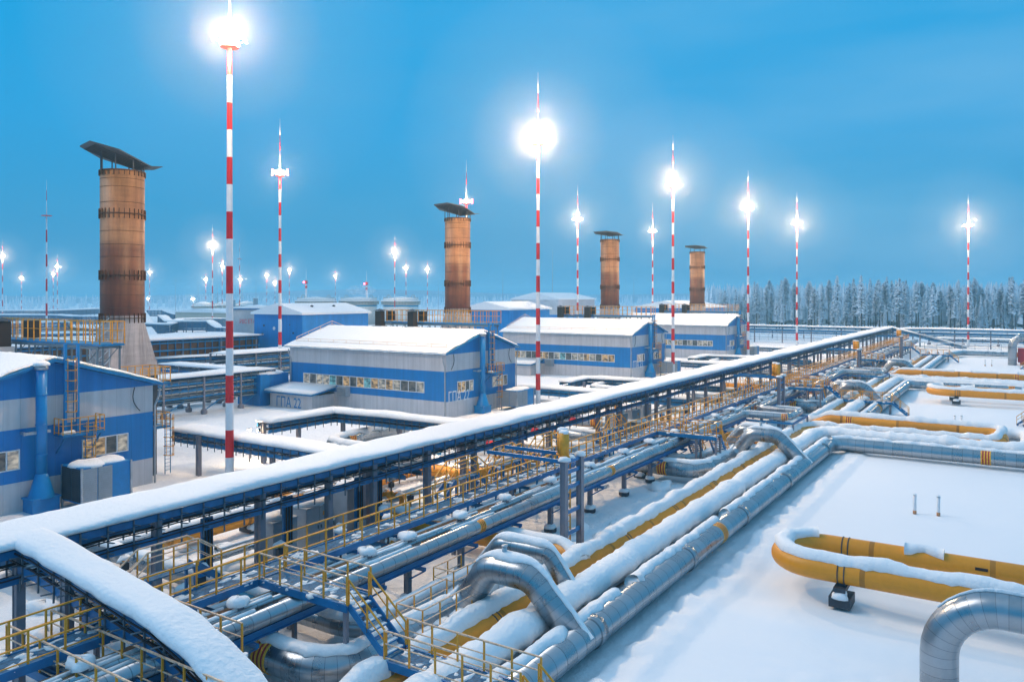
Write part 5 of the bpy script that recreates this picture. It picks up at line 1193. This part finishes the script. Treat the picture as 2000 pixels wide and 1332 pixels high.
# red and white cabinets etc near the foot of the nearest hall
t = thing('fire_box', 'small red box among frosted railings at the far left bottom', 'red box', (18.4, 33.5, 0)); MB().box(18.0, 18.8, 33.2, 33.7, .5, 1.5).build('body', 'red', t); MB().box(18.1, 18.2, 33.3, 33.6, -.2, .5).build('leg', 'dark', t)
t = thing('side_stair_tower', 'railed stair and landings on the right end of the nearest hall', 'stair tower', (38.6, 60, 0)); MB().box(37.5, 39.7, 60.3, 62.2, 4.0, 4.15).build('landing', 'blue', t)
railing(t, [[(37.6, 60.3, 4.15), (39.7, 60.3, 4.15), (39.7, 62.2, 4.15), (37.6, 62.2, 4.15)]], 1.1, .7, 'yellow', 'railing', 20, .05); cage_ladder(t, 39.3, 60.0, .2, 5.2)
MB().box(37.4, 40.2, 61, 64, 7.6, 7.75).build('upper_landing', 'blue', t); railing(t, [[(37.5, 61, 7.75), (40.2, 61, 7.75), (40.2, 64, 7.75), (37.5, 64, 7.75)]], 1.3, .7, 'yellow', 'railing', 20, .06)
MB().box(37.9, 38.6, 60.6, 61.4, -.3, 4.0).build('duct', 'dark', t); MB().box(38.8, 39.2, 61.4, 61.8, -.3, 7.6).build('duct', 'dark', t)
M['tubes'] = mat('tube_mix', (0.10, 0.15, 0.21), .5, .3, nscale=.6, namp=.6)
M['cream'] = mat('cream_wall', (0.5, 0.46, 0.38), .6, nscale=.5, namp=.1)
M['turq'] = mat('turquoise_wall', (0.02, 0.28, 0.5), .5)
# =================================================================== BACKGROUND BUILDINGS
def prism(X0, X1, Y0, Y1, z0, ze, zr, axis='x'):
    """gabled block; ridge along axis"""
    if axis == 'x': g = [(X0, Y0), (X0, Y1)]; ym = (Y0 + Y1) / 2; a = [(X0, Y0, z0), (X0, Y1, z0), (X0, Y1, ze), (X0, ym, zr), (X0, Y0, ze)]; b = [(X1, y, z) for _, y, z in a]
    else: xm = (X0 + X1) / 2; a = [(X1, Y0, z0), (X0, Y0, z0), (X0, Y0, ze), (xm, Y0, zr), (X1, Y0, ze)]; b = [(x, Y1, z) for x, _, z in a]
    return MB().add(a + b, [(0, 1, 2, 3, 4), (9, 8, 7, 6, 5), (0, 4, 9, 5), (1, 6, 7, 2), (0, 5, 6, 1), (4, 3, 8, 9), (3, 2, 7, 8)])
def snow_roof(X0, X1, Y0, Y1, ze, zr, axis, o=.5, th=.35):
    mb = prism(X0 - o, X1 + o, Y0 - o, Y1 + o, ze - .05, ze + th, zr + th + .1, axis); return mb
def block(label, X0, X1, Y0, Y1, ze, zr, axis, m='wblue2', top=None, cat='building'):
    t = thing('blue_building', label, cat, ((X0 + X1) / 2, (Y0 + Y1) / 2, 0), 'plain buildings in the background')
    if top: prism(X0, X1, Y0, Y1, -.3, ze - top[1], ze - top[1] + .01, axis).build('wall', m, t); MB().box(X0, X1, Y0, Y1, ze - top[1], ze - .02).build('wall', top[0], t); prism(X0, X1, Y0, Y1, ze - .02, ze, zr, axis).build('gable', m, t)
    else: prism(X0, X1, Y0, Y1, -.3, ze, zr, axis).build('wall', m, t)
    snow_roof(X0, X1, Y0, Y1, ze, zr, axis).build('snow_roof', 'snow', t)
    return t
b1 = block('big plain blue gabled block left of centre, behind the ГПА 22 hall', 103.9, 122, 115.5, 129.5, 11.6, 13.3, 'x')
for (y, z, r) in ((119, 9.6, .12), (123.5, 8.8, .35), (126.5, 9.3, .2), (118, 8, .2), (127, 7.6, .2)): MB().tube((103.82, y, z), (103.88, y, z), r, n=12).build('wall_vent', 'white' if r > .3 else 'dark', b1)
for x in (110, 116): MB().lathe((x, 119.5, 12.6), [(.25, 0), (.25, .5), (.4, .55), (.1, .75)], 10).build('roof_vent', 'dark', b1)
c = MB(); c.bar((103.9, 112, 0), (103.9, 112, 6), .2); 
block('plain blue gabled block right of the second brown chimney', 160.5, 180, 105, 119, 11.8, 13.4, 'x')
block('long blue building with gray upper band, behind the second front mast', 246, 275, 140, 160, 14.0, 16.2, 'x', 'wblue2', ('wgray', 5.5))
block('low blue building with white roof behind the third brown chimney', 235, 262, 84, 105, 11.5, 13.4, 'x')
block('cream building with snowy roof behind the nearest hall', 71, 92, 150, 172, 5.2, 6.6, 'x', 'cream')
block('low long pale building with blue front below the domed tanks', 250, 300, 330, 375, 7.0, 8.6, 'x', 'cream')
bb = block('low turquoise blue building left of the gray storage tank', 215, 245, 245, 262, 7.0, 8.2, 'x', 'turq')
for y in (248, 252): MB().box(214.9, 214.98, y, y + 2.6, 2, 5).build('window', 'frame', bb)
t = thing('blue_container', 'blue container with gray door below the louvred cooler bank', 'container', (78, 112, 0)); MB().box(74, 96, 112, 116, -.2, 3.4).build('body', 'wblue', t); MB().box(73.9, 73.98, 113, 115, .2, 2.9).build('door', 'cab', t); MB().blob((85, 114, 3.4), 11.5, 2.4, .5, 2, 26, 4, .12).build('snow_cover', 'snow', t, True)
# louvred gas cooler bank on trestles
t = thing('cooler_bank', 'long louvred blue-framed cooler bank with snow roof, left background', 'cooler bank', (80, 125, 0))
MB().box(52, 101.5, 125.4, 137, 3.6, 7.3).build('core', 'rust', t); MB().box(51.5, 102, 124.6, 137.5, 7.3, 7.5).build('roof', 'blue', t)
strip_snow([(51.5, 131, 7.5), (102, 131, 7.5)], 13, .6, 33, step=1.5).build('snow_cover', 'snow', t, True)
f = MB()
for k in range(34): x = 52 + k * 1.5; f.box(x - .05, x + .05, 125.1, 125.3, 3.3, 7.3)
for z in (3.4, 4.3, 5.6, 6.9): f.box(51.8, 101.8, 125.05, 125.35, z - .12, z + .12)
f.build('frame', 'blue', t)
for k in range(7):
    x = 53 + k * 8; l = MB(); l.box(x - .18, x + .18, 125.2, 125.5, -.2, 7.3); l.build('leg', 'gray', t); l = MB(); l.bar((x, 125.5, 3.3), (x + 4, 125.5, .2), .14); l.bar((x + 4, 125.5, .2), (x + 8, 125.5, 3.3), .14) if k < 6 else None; l.build('brace', 'blue', t)
# multi-level pipe racks left of the middle hall
def pipe_rack(label, a, b, z, nl=4, w=3.0, sp=5, snow=True, m='gray', group=None, seed=0, brace=False):
    a = Vector((a[0], a[1], 0)); b = Vector((b[0], b[1], 0)); t = thing('pipe_rack', label, 'pipe rack', a, group); d = (b - a).normalized(); x = Vector((d.y, -d.x, 0)) * w / 2; n = max(1, int((b - a).length / sp)); rs = random.Random(seed)
    P = [a + Vector((0, 0, z)), b + Vector((0, 0, z))]
    r = MB(); 
    for s_ in (-1, 1): r.bar(P[0] + s_ * x, P[1] + s_ * x, .15, .25)
    for i in range(nl):
        zz = z - .9 - i * 0.85
        for s_ in (-1, 1): r.bar(a + s_ * x + Vector((0, 0, zz)), b + s_ * x + Vector((0, 0, zz)), .12, .2)
    r.build('beam', 'blue', t)
    for i in range(n + 1):
        p = a.lerp(b, i / n)
        for s_ in (-1, 1):
            q = p + s_ * x; MB().box(q.x - .12, q.x + .12, q.y - .12, q.y + .12, -.2, z).lathe((q.x, q.y, -.1), [(.3, 0), (.42, .2), (.4, .55), (.2, .75)], 8).build('column', m, t)
        if brace and i < n: MB().bar(p + x + Vector((0, 0, .4)), a.lerp(b, (i + .5) / n) + x + Vector((0, 0, z - 3)), .1).build('brace', 'blue', t)
    c = MB(); s_b = MB()
    for i in range(nl + 1):
        zz = z - .1 - .9 * i
        for k in range(7):
            if rs.random() < .25: continue
            off = x * (-1 + 2 * (k + .5) / 7); rr = rs.uniform(.05, .16); c.tube(a + off + Vector((0, 0, zz + rr - .55)), b + off + Vector((0, 0, zz + rr - .55)), rr, n=6)
            if rs.random() < .35 and i: s_b.bar(a + off + Vector((0, 0, zz + 2 * rr - .5)), b + off + Vector((0, 0, zz + 2 * rr - .5)), rr * 1.4, .08)
    c.build('tubes', 'tubes', t)
    if s_b.v: s_b.build('snow_on_tubes', 'snow', t)
    h = MB(); k = 0; L_ = (b - a).length
    while k < L_:
        p = a + d * k
        for s_ in (-1, 1): h.bar(p + s_ * x * 1.03 + Vector((0, 0, z)), p + s_ * x * 1.03 + Vector((0, 0, z - .9 * nl)), .06)
        k += 1.2
    h.build('hangers', 'galvd', t)
    if snow: strip_snow(P, w + .4, .35, seed, step=1.2).build('snow_cover', 'snow', t, True)
    return t
for o in bpy.data.objects:
    pass
pipe_rack('multi-level pipe rack on footed columns left of the blue booth', (40, 89.5), (74, 89.5), 4.9, 3, 3.2, 5.5, seed=1, brace=True)
pipe_rack('pipe rack running from the blue booth towards the cooler bank', (73, 92), (73, 112), 4.6, 2, 2, 5, seed=2)
pipe_rack('dense dark pipe rack between the booth and the plain blue block', (80, 108), (100, 108), 5.8, 4, 5, 5, seed=3)
pipe_rack('low trestle rack with silver tubes left of the tallest mast', (38, 93.5), (70, 96), 2.6, 1, 2.2, 6, False, seed=4, brace=True)
def rack_px(label, pts, w=3, seed=0, nl=4, th=.6):
    P = [at(px, py, z) for px, py, z in pts]
    t = thing('far_rack', label, 'pipe rack', (P[0].x, P[0].y, 0), 'far snowy racks on the left')
    strip_snow(P, w, th, seed, step=4, over=.3).build('snow_cover', 'snow', t, True)
    Ls, Rs = deck_pts(P, w); bm_ = MB(); c = MB(); tb = MB()
    for E in (Ls, Rs):
        for a, b in zip(E, E[1:]):
            for k in range(nl): bm_.bar(a - Vector((0, 0, .4 + k * .9)), b - Vector((0, 0, .4 + k * .9)), .2, .3)
            n = max(1, int((b - a).length / 7))
            for i in range(n):
                p = a.lerp(b, i / n); c.box(p.x - .15, p.x + .15, p.y - .15, p.y + .15, -.2, p.z)
            n = max(1, int((b - a).length / 2))
            for i in range(n):
                p = a.lerp(b, i / n); c.box(p.x - .07, p.x + .07, p.y - .07, p.y + .07, max(0.3, p.z - .9 * nl), p.z)
    for a, b in zip(P, P[1:]):
        for k in range(nl): tb.bar(a - Vector((0, 0, .8 + k * .9)), b - Vector((0, 0, .8 + k * .9)), w * .7, .25)
    bm_.build('beam', 'blue', t); c.build('columns', 'gray', t)['kind'] = 'stuff'; tb.build('tubes', 'tubes', t)
rack_px('highest far rack at the left edge with double snow line', [(-30, 607, 6.5), (100, 607, 6.5), (200, 603, 6.5)], 5, 1)
rack_px('far rack at the left edge, second from the horizon', [(-30, 615, 6), (120, 616, 6), (150, 618, 6), (210, 618, 6)], 4, 2)
rack_px('far rack whose snow roof steps down left of the big chimney', [(-30, 632, 6.5), (125, 629, 6.5), (134, 640, 4.0), (200, 642, 4)], 3, 3)
rack_px('far rack with a steep snowy ramp just right of the big chimney', [(276, 608, 8), (290, 632, 4), (330, 634, 4), (352, 624, 5.5), (440, 622, 5.5)], 3.5, 4)
rack_px('far zigzag rack right of the big chimney', [(285, 606, 7), (322, 606, 7), (345, 614, 5), (395, 614, 5)], 4, 5)
rack_px('far rack ramp left of the gray storage tank', [(316, 616, 7), (330, 628, 5), (410, 628, 5), (428, 640, 3), (462, 640, 3)], 3, 6)
rack_px('snowy rack roof end beside the big chimney cone', [(278, 640, 7.5), (292, 662, 6), (340, 658, 6)], 3.5, 7, 2)
rack_px('snowy rack between the nearest hall and the far racks', [(60, 652, 4), (200, 650, 4)], 4, 9, 3)
rack_px('snowy rack just behind the yellow railings left of the big chimney', [(70, 664, 5), (196, 660, 5)], 3, 12, 4, .4)
rack_px('rack lying between the big chimney base and the louvred cooler bank', [(300, 700, 4.5), (420, 694, 4.5), (496, 690, 4.5)], 2.5, 13, 3, .35)
rack_px('rack with arched covers between the plain blue block and the tanks', [(715, 610, 6), (745, 606, 7), (775, 606, 7)], 3, 8, 3)
# tanks
def tank(px, d, r, h, label, band=True, dome=False, y_=None):
    t0 = (px - 1000) / F0; X, Y = d * (CT + ST * t0), d * (ST - CT * t0); t = thing('storage_tank', label, 'storage tank', (X, Y, 0), 'white storage tanks')
    MB().lathe((X, Y, 0), [(r, -.2), (r, h)], 48).build('shell', 'tankw', t, True)
    if band: MB().lathe((X, Y, 0), [(r + .03, h * .72), (r + .03, h * .78)], 48, False).build('blue_band', 'turq', t, True)
    rg = MB(); rg.lathe((X, Y, h * .82), [(r, 0), (r + .9, 0), (r + .9, .15), (r, .15)], 40, False); rg.lathe((X, Y, h * .92), [(r, 0), (r + 1.2, 0), (r + 1.2, .15), (r, .15)], 40, False)
    for i in range(40):
        a = 2 * math.pi * i / 40; rg.bar((X + (r + .9) * math.cos(a), Y + (r + .9) * math.sin(a), h * .80), (X + (r + .9) * math.cos(a), Y + (r + .9) * math.sin(a), h * .92), .15)
        rg.bar((X + r * .98 * math.cos(a), Y + r * .98 * math.sin(a), h), (X + r * .98 * math.cos(a), Y + r * .98 * math.sin(a), h + 1.1), .1)
    rg.lathe((X, Y, h + 1.0), [(r * .97, 0), (r * .99, 0), (r * .99, .12), (r * .97, .12)], 40, False); rg.build('walkway_ring', 'cream', t)
    s_ = MB(); s_.lathe((X, Y, h), [(r + .1, 0), (r + .05, .4), (r * .6, .9 if not dome else r * .22), (r * .2, 1.4 if not dome else r * .33), (.05, 1.5 if not dome else r * .35)], 40); s_.lathe((X, Y, h * .92 + .15), [(r, 0), (r + 1.3, 0), (r + 1.2, .5), (r, .6)], 40, False); s_.build('snow_cover', 'snow', t, True)
    ar = MB()
    for k in (-1, 1):
        pr = None
        for i in range(9):
            q = math.pi * i / 8; p = Vector((X + r * .7 * k * ST + 1.0 * math.cos(q) * ST, Y - r * .7 * k * CT - 1.0 * math.cos(q) * CT, h + .8 + 1.6 * math.sin(q)))
            if pr is not None: ar.bar(pr, p, .25)
            pr = p
    ar.build('vent_arch', 'cream', t)
tank(617, 420, 9.8, 13.6, 'left white storage tank above the plain blue block'); tank(701, 430, 9.8, 13.6, 'middle white storage tank above the plain blue block, steaming'); tank(783, 420, 9.4, 13.6, 'right white storage tank, above the yellow roof railings')
tank(398, 560, 7.5, 9.0, 'left far domed tank', False, True); tank(441, 590, 8, 9.0, 'middle far domed tank', False, True); tank(482, 560, 7.5, 9.4, 'right far domed tank', False, True)
t = thing('gray_tank', 'gray cylindrical tank with red lettering left of the plain blue block', 'tank', at(497, 700), None)
tp = at(503, 690); R_ = 7.0; dd = dep(tp)
t.location = (tp.x, tp.y, 0); MB().lathe((tp.x, tp.y, 0), [(R_, -.2), (R_, 11.8)], 48).build('shell', 'cab', t, True); MB().lathe((tp.x, tp.y, 0), [(R_ + .1, 11.7), (R_ + .1, 12.0)], 48, False).build('rim', 'blue', t); MB().lathe((tp.x, tp.y, 11.9), [(R_, 0), (R_, .3), (.1, 1.0)], 40).build('snow_cover', 'snow', t, True)
v_ = Vector((-tp.x, -tp.y, 0)).normalized(); sd = Vector((-v_.y, v_.x, 0)); lp = tp + v_ * (R_ + .35) - sd * 4.4
text('РВС ЕТ-№1', (lp.x, lp.y, 8.2), (R(90), 0, math.atan2(sd.y, sd.x)), 1.5, 'red', t, 'lettering', .02, .6)
for px, z, h, lb in ((501, 7, 14, 'left one of twin gray vent pipes by the domed tanks'), (497, 7, 14, 'right one of twin gray vent pipes by the domed tanks'), (457, 6, 13, 'single vent pipe between the domed tanks')):
    p = Vector(((500) * (CT + ST * (px - 1000) / F0), 500 * (ST - CT * (px - 1000) / F0), 0)); t = thing('vent_pipe', lb, 'vent pipe', p); MB().tube((p.x, p.y, 0), (p.x, p.y, h), .9, n=14).build('pipe', 'cab', t, True); MB().tube((p.x, p.y, h), (p.x, p.y, h + .4), 1.3, n=14).build('cap', 'snow', t)
for k, (px, d, h) in enumerate(((343, 620, 30), (387, 600, 27), (425, 600, 27), (453, 600, 27), (473, 600, 28), (500, 520, 27), (982, 520, 36), (1079, 420, 41), (1238, 700, 45), (878, 600, 30), (856, 640, 30))):
    t0 = (px - 1000) / F0; p = Vector((d * (CT + ST * t0), d * (ST - CT * t0), 0)); t = thing('lightning_rod', '%s thin unlit lightning rod on the horizon, from the left' % ORD[k], 'lightning rod', p, 'thin lightning rods on the horizon')
    MB().tube((p.x, p.y, 0), (p.x, p.y, h * .7), .22, .12, n=6).tube((p.x, p.y, h * .7), (p.x, p.y, h), .1, .04, n=6).build('rod', 'galv', t)
for px, ly, d, lb in ((598, 553, 600, 'left red beacon tower above the white tanks'), (716, 556, 600, 'right red beacon tower above the white tanks')):
    t0 = (px - 1000) / F0; X, Y = d * (CT + ST * t0), d * (ST - CT * t0); z = H + (580 - ly) * d / F0; t = thing('beacon_tower', lb, 'beacon tower', (X, Y, 0), 'red beacon towers')
    MB().tube((X, Y, 0), (X, Y, z), .9, .7, n=10).build('shaft', 'white', t, True); MB().tube((X, Y, z - 4), (X, Y, z - 2), .95, n=10).tube((X, Y, z - .5), (X, Y, z + 2), 1.2, n=10).build('head', 'red', t, True); MB().tube((X, Y, z + 2), (X, Y, z + 11), .2, .05, n=6).build('spire', 'white', t); MB().lathe((X - 1.6, Y + .6, z), [(.05, 0), (.7, .4), (.7, .9), (.05, 1.3)], 10).build('beacon', 'redlamp', t)
# fences across the far snowfield
def fence(label, a, b, h=2.4, sp=3.0, m='galv', rails=(.3, 1.2, 2.2)):
    t = thing('fence', label, 'fence', (a[0], a[1], 0), 'wire fences across the far snowfield'); mb = MB(); a = Vector((*a, 0)); b = Vector((*b, 0))
    for z in rails: mb.bar(a + Vector((0, 0, z)), b + Vector((0, 0, z)), .07, .12)
    mb.build('rails', m, t); n = int((b - a).length / sp); ps = MB(); sn = MB()
    for i in range(n + 1):
        p = a.lerp(b, i / n); ps.box(p.x - .06, p.x + .06, p.y - .06, p.y + .06, -.1, h)
    ps.build('posts', m, t)['kind'] = 'stuff'; sn.bar(a + Vector((0, 0, h - .1)), b + Vector((0, 0, h - .1)), .2, .12); sn.build('snow_line', 'snow', t)
fence('nearer low fence across the far snowfield on the right', (248, -60), (248, 50)); fence('farther low fence before the forest', (318, -70), (318, 120)); fence('fence beyond the last hall', (275, 40), (275, 112))
pipe_rack('far low rack of silver tubes in front of the forest, on the right', (278, -50), (278, 24), 2.2, 1, 3, 9, True, seed=6)
# hill and plain forest far away
def hill():
    vs = []; fs = []; n = 90
    for i in range(n + 1):
        a = R(-40) + R(150) * i / n; d0 = 2050
        for k, (dd, z) in enumerate(((0, -1), (150, 14 + 10 * nz(i * .13, 1, 2) + 6 * nz(i * .4, 3, 3)), (330, 26 + 16 * nz(i * .09, 5, 1)), (460, -1))):
            vs.append(((d0 + dd) * math.cos(a), (d0 + dd) * math.sin(a), max(-1, z if k in (1, 2) else -1)))
    for i in range(n):
        for k in range(3): fs.append((i * 4 + k, i * 4 + k + 1, (i + 1) * 4 + k + 1, (i + 1) * 4 + k))
    m = mat('frosted_hill', (0.30, 0.38, 0.48), .9, nscale=.02, namp=.3)
    o = MB().add(vs, fs).build('hills', m, None, True); o['kind'] = 'structure'
hill()
def tree_mat(name, lo, hi, th):
    m = bpy.data.materials.new(name); m.use_nodes = True; t = m.node_tree; b = t.nodes['Principled BSDF']; b.inputs['Roughness'].default_value = .9
    g = t.nodes.new('ShaderNodeNewGeometry'); tcn = t.nodes.new('ShaderNodeTexCoord'); n = t.nodes.new('ShaderNodeTexNoise'); n.inputs['Scale'].default_value = .9; n.inputs['Detail'].default_value = 4; t.links.new(tcn.outputs['Object'], n.inputs[0])
    r = t.nodes.new('ShaderNodeValToRGB'); r.color_ramp.elements[0].position = th - .08; r.color_ramp.elements[1].position = th + .1; r.color_ramp.elements[0].color = (*lo, 1); r.color_ramp.elements[1].color = (*hi, 1)
    ri = t.nodes.new('ShaderNodeObjectInfo'); a = t.nodes.new('ShaderNodeMath'); a.operation = 'MULTIPLY_ADD'; a.inputs[1].default_value = .16; t.links.new(ri.outputs['Random'], a.inputs[0]); t.links.new(n.outputs['Fac'], a.inputs[2])
    t.links.new(a.outputs[0], r.inputs[0]); t.links.new(r.outputs[0], b.inputs['Base Color']); return m
M['needle'] = tree_mat('frosted_needles', (.13, .18, .23), (.84, .88, .93), .43)
M['bark'] = mat('bark', (.09, .07, .065), .9, nscale=2, namp=.4)
def tree_meshes(kind, h, seed):
    rs = random.Random(seed); mb = MB(); nl = int(h * (4.2 if kind == 0 else 2.6)); z0 = h * (.10 if kind == 0 else .34 if kind == 1 else .45)
    for i in range(nl):
        q = i / nl; z = z0 + (h - z0) * q
        R0 = {0: h * .105 * (1 - q) ** .8 + .12, 1: h * .085 * (1 - q) ** .55 + .15, 2: h * .09 * math.sin(math.pi * (q * .86 + .1)) + .2}[kind]
        for j in range(rs.randint(3, 6)):
            a = rs.uniform(0, 6.283); L_ = R0 * rs.uniform(.45, 1.25); dz = -L_ * rs.uniform(.15, .6) if kind < 2 else L_ * rs.uniform(-.2, .5); c, s_ = math.cos(a), math.sin(a); w = .16 + L_ * .24
            p0 = (0, 0, z); e = (L_ * c, L_ * s_, z + dz); mdl = (L_ * .55 * c, L_ * .55 * s_, z + dz * .4 + .1)
            l = (mdl[0] - s_ * w, mdl[1] + c * w, mdl[2] - .12); r = (mdl[0] + s_ * w, mdl[1] - c * w, mdl[2] - .12)
            mb.add([p0, l, e, r, (mdl[0], mdl[1], mdl[2] + .1), (mdl[0], mdl[1], mdl[2] - .55 * w - .2)], [(0, 1, 4), (1, 2, 4), (2, 3, 4), (3, 0, 4), (0, 5, 2)])
    tr = MB(); tr.tube((0, 0, -.2), (rs.uniform(-.3, .3), rs.uniform(-.3, .3), h), .20 + h * .004, .03, 7)
    for k in range(10 if kind else 3):
        z = rs.uniform(.15, .75) * h; a = rs.uniform(0, 6.28); tr.tube((0, 0, z), (1.1 * math.cos(a), 1.1 * math.sin(a), z + rs.uniform(-.3, .5)), .05, .02, 4)
    return mb, tr
protos = []
LBL = ['snow-laden spruce with low branches in the forest edge', 'tall frosted spruce with bare lower trunk in the forest', 'frosted larch with loose crown in the forest']
for k in range(8):
    kind = (0, 1, 1, 2, 1, 2, 0, 1)[k]; cm, tm = tree_meshes(kind, 20, 400 + k)
    protos.append((kind, cm, tm))
PM = []
rs = random.Random(77); trees = []
for k in range(298):
    px = rs.uniform(1402, 2060); d = 340 + rs.random() ** 1.3 * 120; t0 = (px - 1000) / F0
    if px < 1500 and d < 380: d += 60
    trees.append((d, px, d * (CT + ST * t0), d * (ST - CT * t0)))
for i, (d, px, X, Y) in enumerate(trees):
    pi = i % 8; kind = protos[pi][0]; hh = rs.choice((rs.uniform(12, 18), rs.uniform(17, 25))) * (.78 if px < 1470 else 1)
    if kind == 0: hh *= .8
    if i < 8:
        t = thing('frosted_tree', LBL[kind], 'tree', (0, 0, 0), 'snowy forest on the right'); c = protos[pi][1].build('crown', 'needle', t); tr = protos[pi][2].build('trunk', 'bark', t); PM.append((t, c, tr))
        t.location = (X, Y, 0)
    else:
        t0, c0, r0 = PM[pi]; t = t0.copy(); COL.objects.link(t); t.location = (X, Y, 0)
        for q in (c0, r0): n = q.copy(); COL.objects.link(n); n.parent = t
    s_ = hh / 20; t.scale = (s_ * rs.uniform(.9, 1.35), s_ * rs.uniform(.9, 1.35), s_); t.rotation_euler = (rs.uniform(-.02, .02), rs.uniform(-.02, .02), rs.uniform(0, 6.28))
# far forest masses (uncountable)
fm = MB(); rs = random.Random(9)
for k in range(5200):
    a = rs.uniform(-30, 100); d = rs.uniform(950, 1500) if k % 4 > 1 else rs.uniform(455, 600)
    if k % 4 < 2: a = math.degrees(TH) - math.degrees(math.atan((rs.uniform(1380, 2100) - 1000) / F0)); 
    X, Y = d * math.cos(R(a)), d * math.sin(R(a)); h = rs.uniform(10, 19) * (1.25 if k % 4 < 2 else 1); r = h * rs.uniform(.10, .16); b = rs.uniform(0, 2)
    for j in range(3):
        z0 = h * (.12 + j * .26); z1 = min(h, z0 + h * .42); rr = r * (1 - j * .27); jj = rs.uniform(-.3, .3)
        fm.add([(X + rr * math.cos(b + q * 1.57 + j), Y + rr * math.sin(b + q * 1.57 + j), z0 + .6 * math.sin(q * 7 + k)) for q in range(4)] + [(X + jj * .3, Y, z1)], [(0, 1, 4), (1, 2, 4), (2, 3, 4), (3, 0, 4)])
o = fm.build('far_forest', 'needle'); o['kind'] = 'stuff'
# steam drifting from the vents (real volume)
sm_ = bpy.data.materials.new('steam'); sm_.use_nodes = True; t_ = sm_.node_tree; t_.nodes.clear()
o_ = t_.nodes.new('ShaderNodeOutputMaterial'); v_ = t_.nodes.new('ShaderNodeVolumePrincipled'); v_.inputs['Color'].default_value = (.95, .97, 1, 1)
tc_ = t_.nodes.new('ShaderNodeTexCoord'); n_ = t_.nodes.new('ShaderNodeTexNoise'); n_.inputs['Scale'].default_value = .35; n_.inputs['Detail'].default_value = 4; n_.inputs['Distortion'].default_value = .6; t_.links.new(tc_.outputs['Object'], n_.inputs[0])
r_ = t_.nodes.new('ShaderNodeMapRange'); r_.inputs[1].default_value = .48; r_.inputs[2].default_value = .75; r_.inputs[3].default_value = 0; r_.inputs[4].default_value = .25; t_.links.new(n_.outputs['Fac'], r_.inputs[0]); t_.links.new(r_.outputs[0], v_.inputs['Density']); t_.links.new(v_.outputs[0], o_.inputs['Volume'])
for px, y1, y2, d, w, lb in ((1062, 607, 575, 190, 5.5, 0), (705, 578, 556, 440, 9, 1)):
    t0 = (px - 1000) / F0; X, Y = d * (CT + ST * t0), d * (ST - CT * t0); z1 = H + (580 - y1) * d / F0; z2 = H + (580 - y2) * d / F0
    o = MB().lathe((X, Y, (z1 + z2) / 2), [(max(.02, w * math.sin(math.pi * i / 12)), -(z2 - z1) / 2 * math.cos(math.pi * i / 12)) for i in range(13)], 20).build('steam', sm_, None, True); o['kind'] = 'stuff'
for X, Y, z, e, lb in ((46.5, 58.6, 3.0, 900, 'small warm lamp at the left end of the bent snowy rack'), (50, 38.5, 3.6, 1100, 'small warm lamp under the long rack behind the yellow cylinders'), (57, 39.5, 3.6, 700, 'small warm lamp behind the rack near the first cross pipe')):
    t = thing('small_lamp', lb, 'lamp', (X, Y, 0), 'small warm work lamps'); MB().box(X - .04, X + .04, Y - .04, Y + .04, 0, z).build('post', 'gray', t); MB().box(X - .18, X + .18, Y - .12, Y + .12, z, z + .08).build('housing', 'dark', t); MB().box(X - .15, X + .15, Y - .1, Y + .1, z - .04, z - .002).build('lens', 'lamp', t)
    ld = bpy.data.lights.new('work_light', 'POINT'); ld.energy = e * .55; ld.color = (1, .68, .4); ld.shadow_soft_size = .15; lo = bpy.data.objects.new('work_light', ld); COL.objects.link(lo); lo.parent = t; lo.location = (0.1, -.2, z - .2)
#@@NEXT
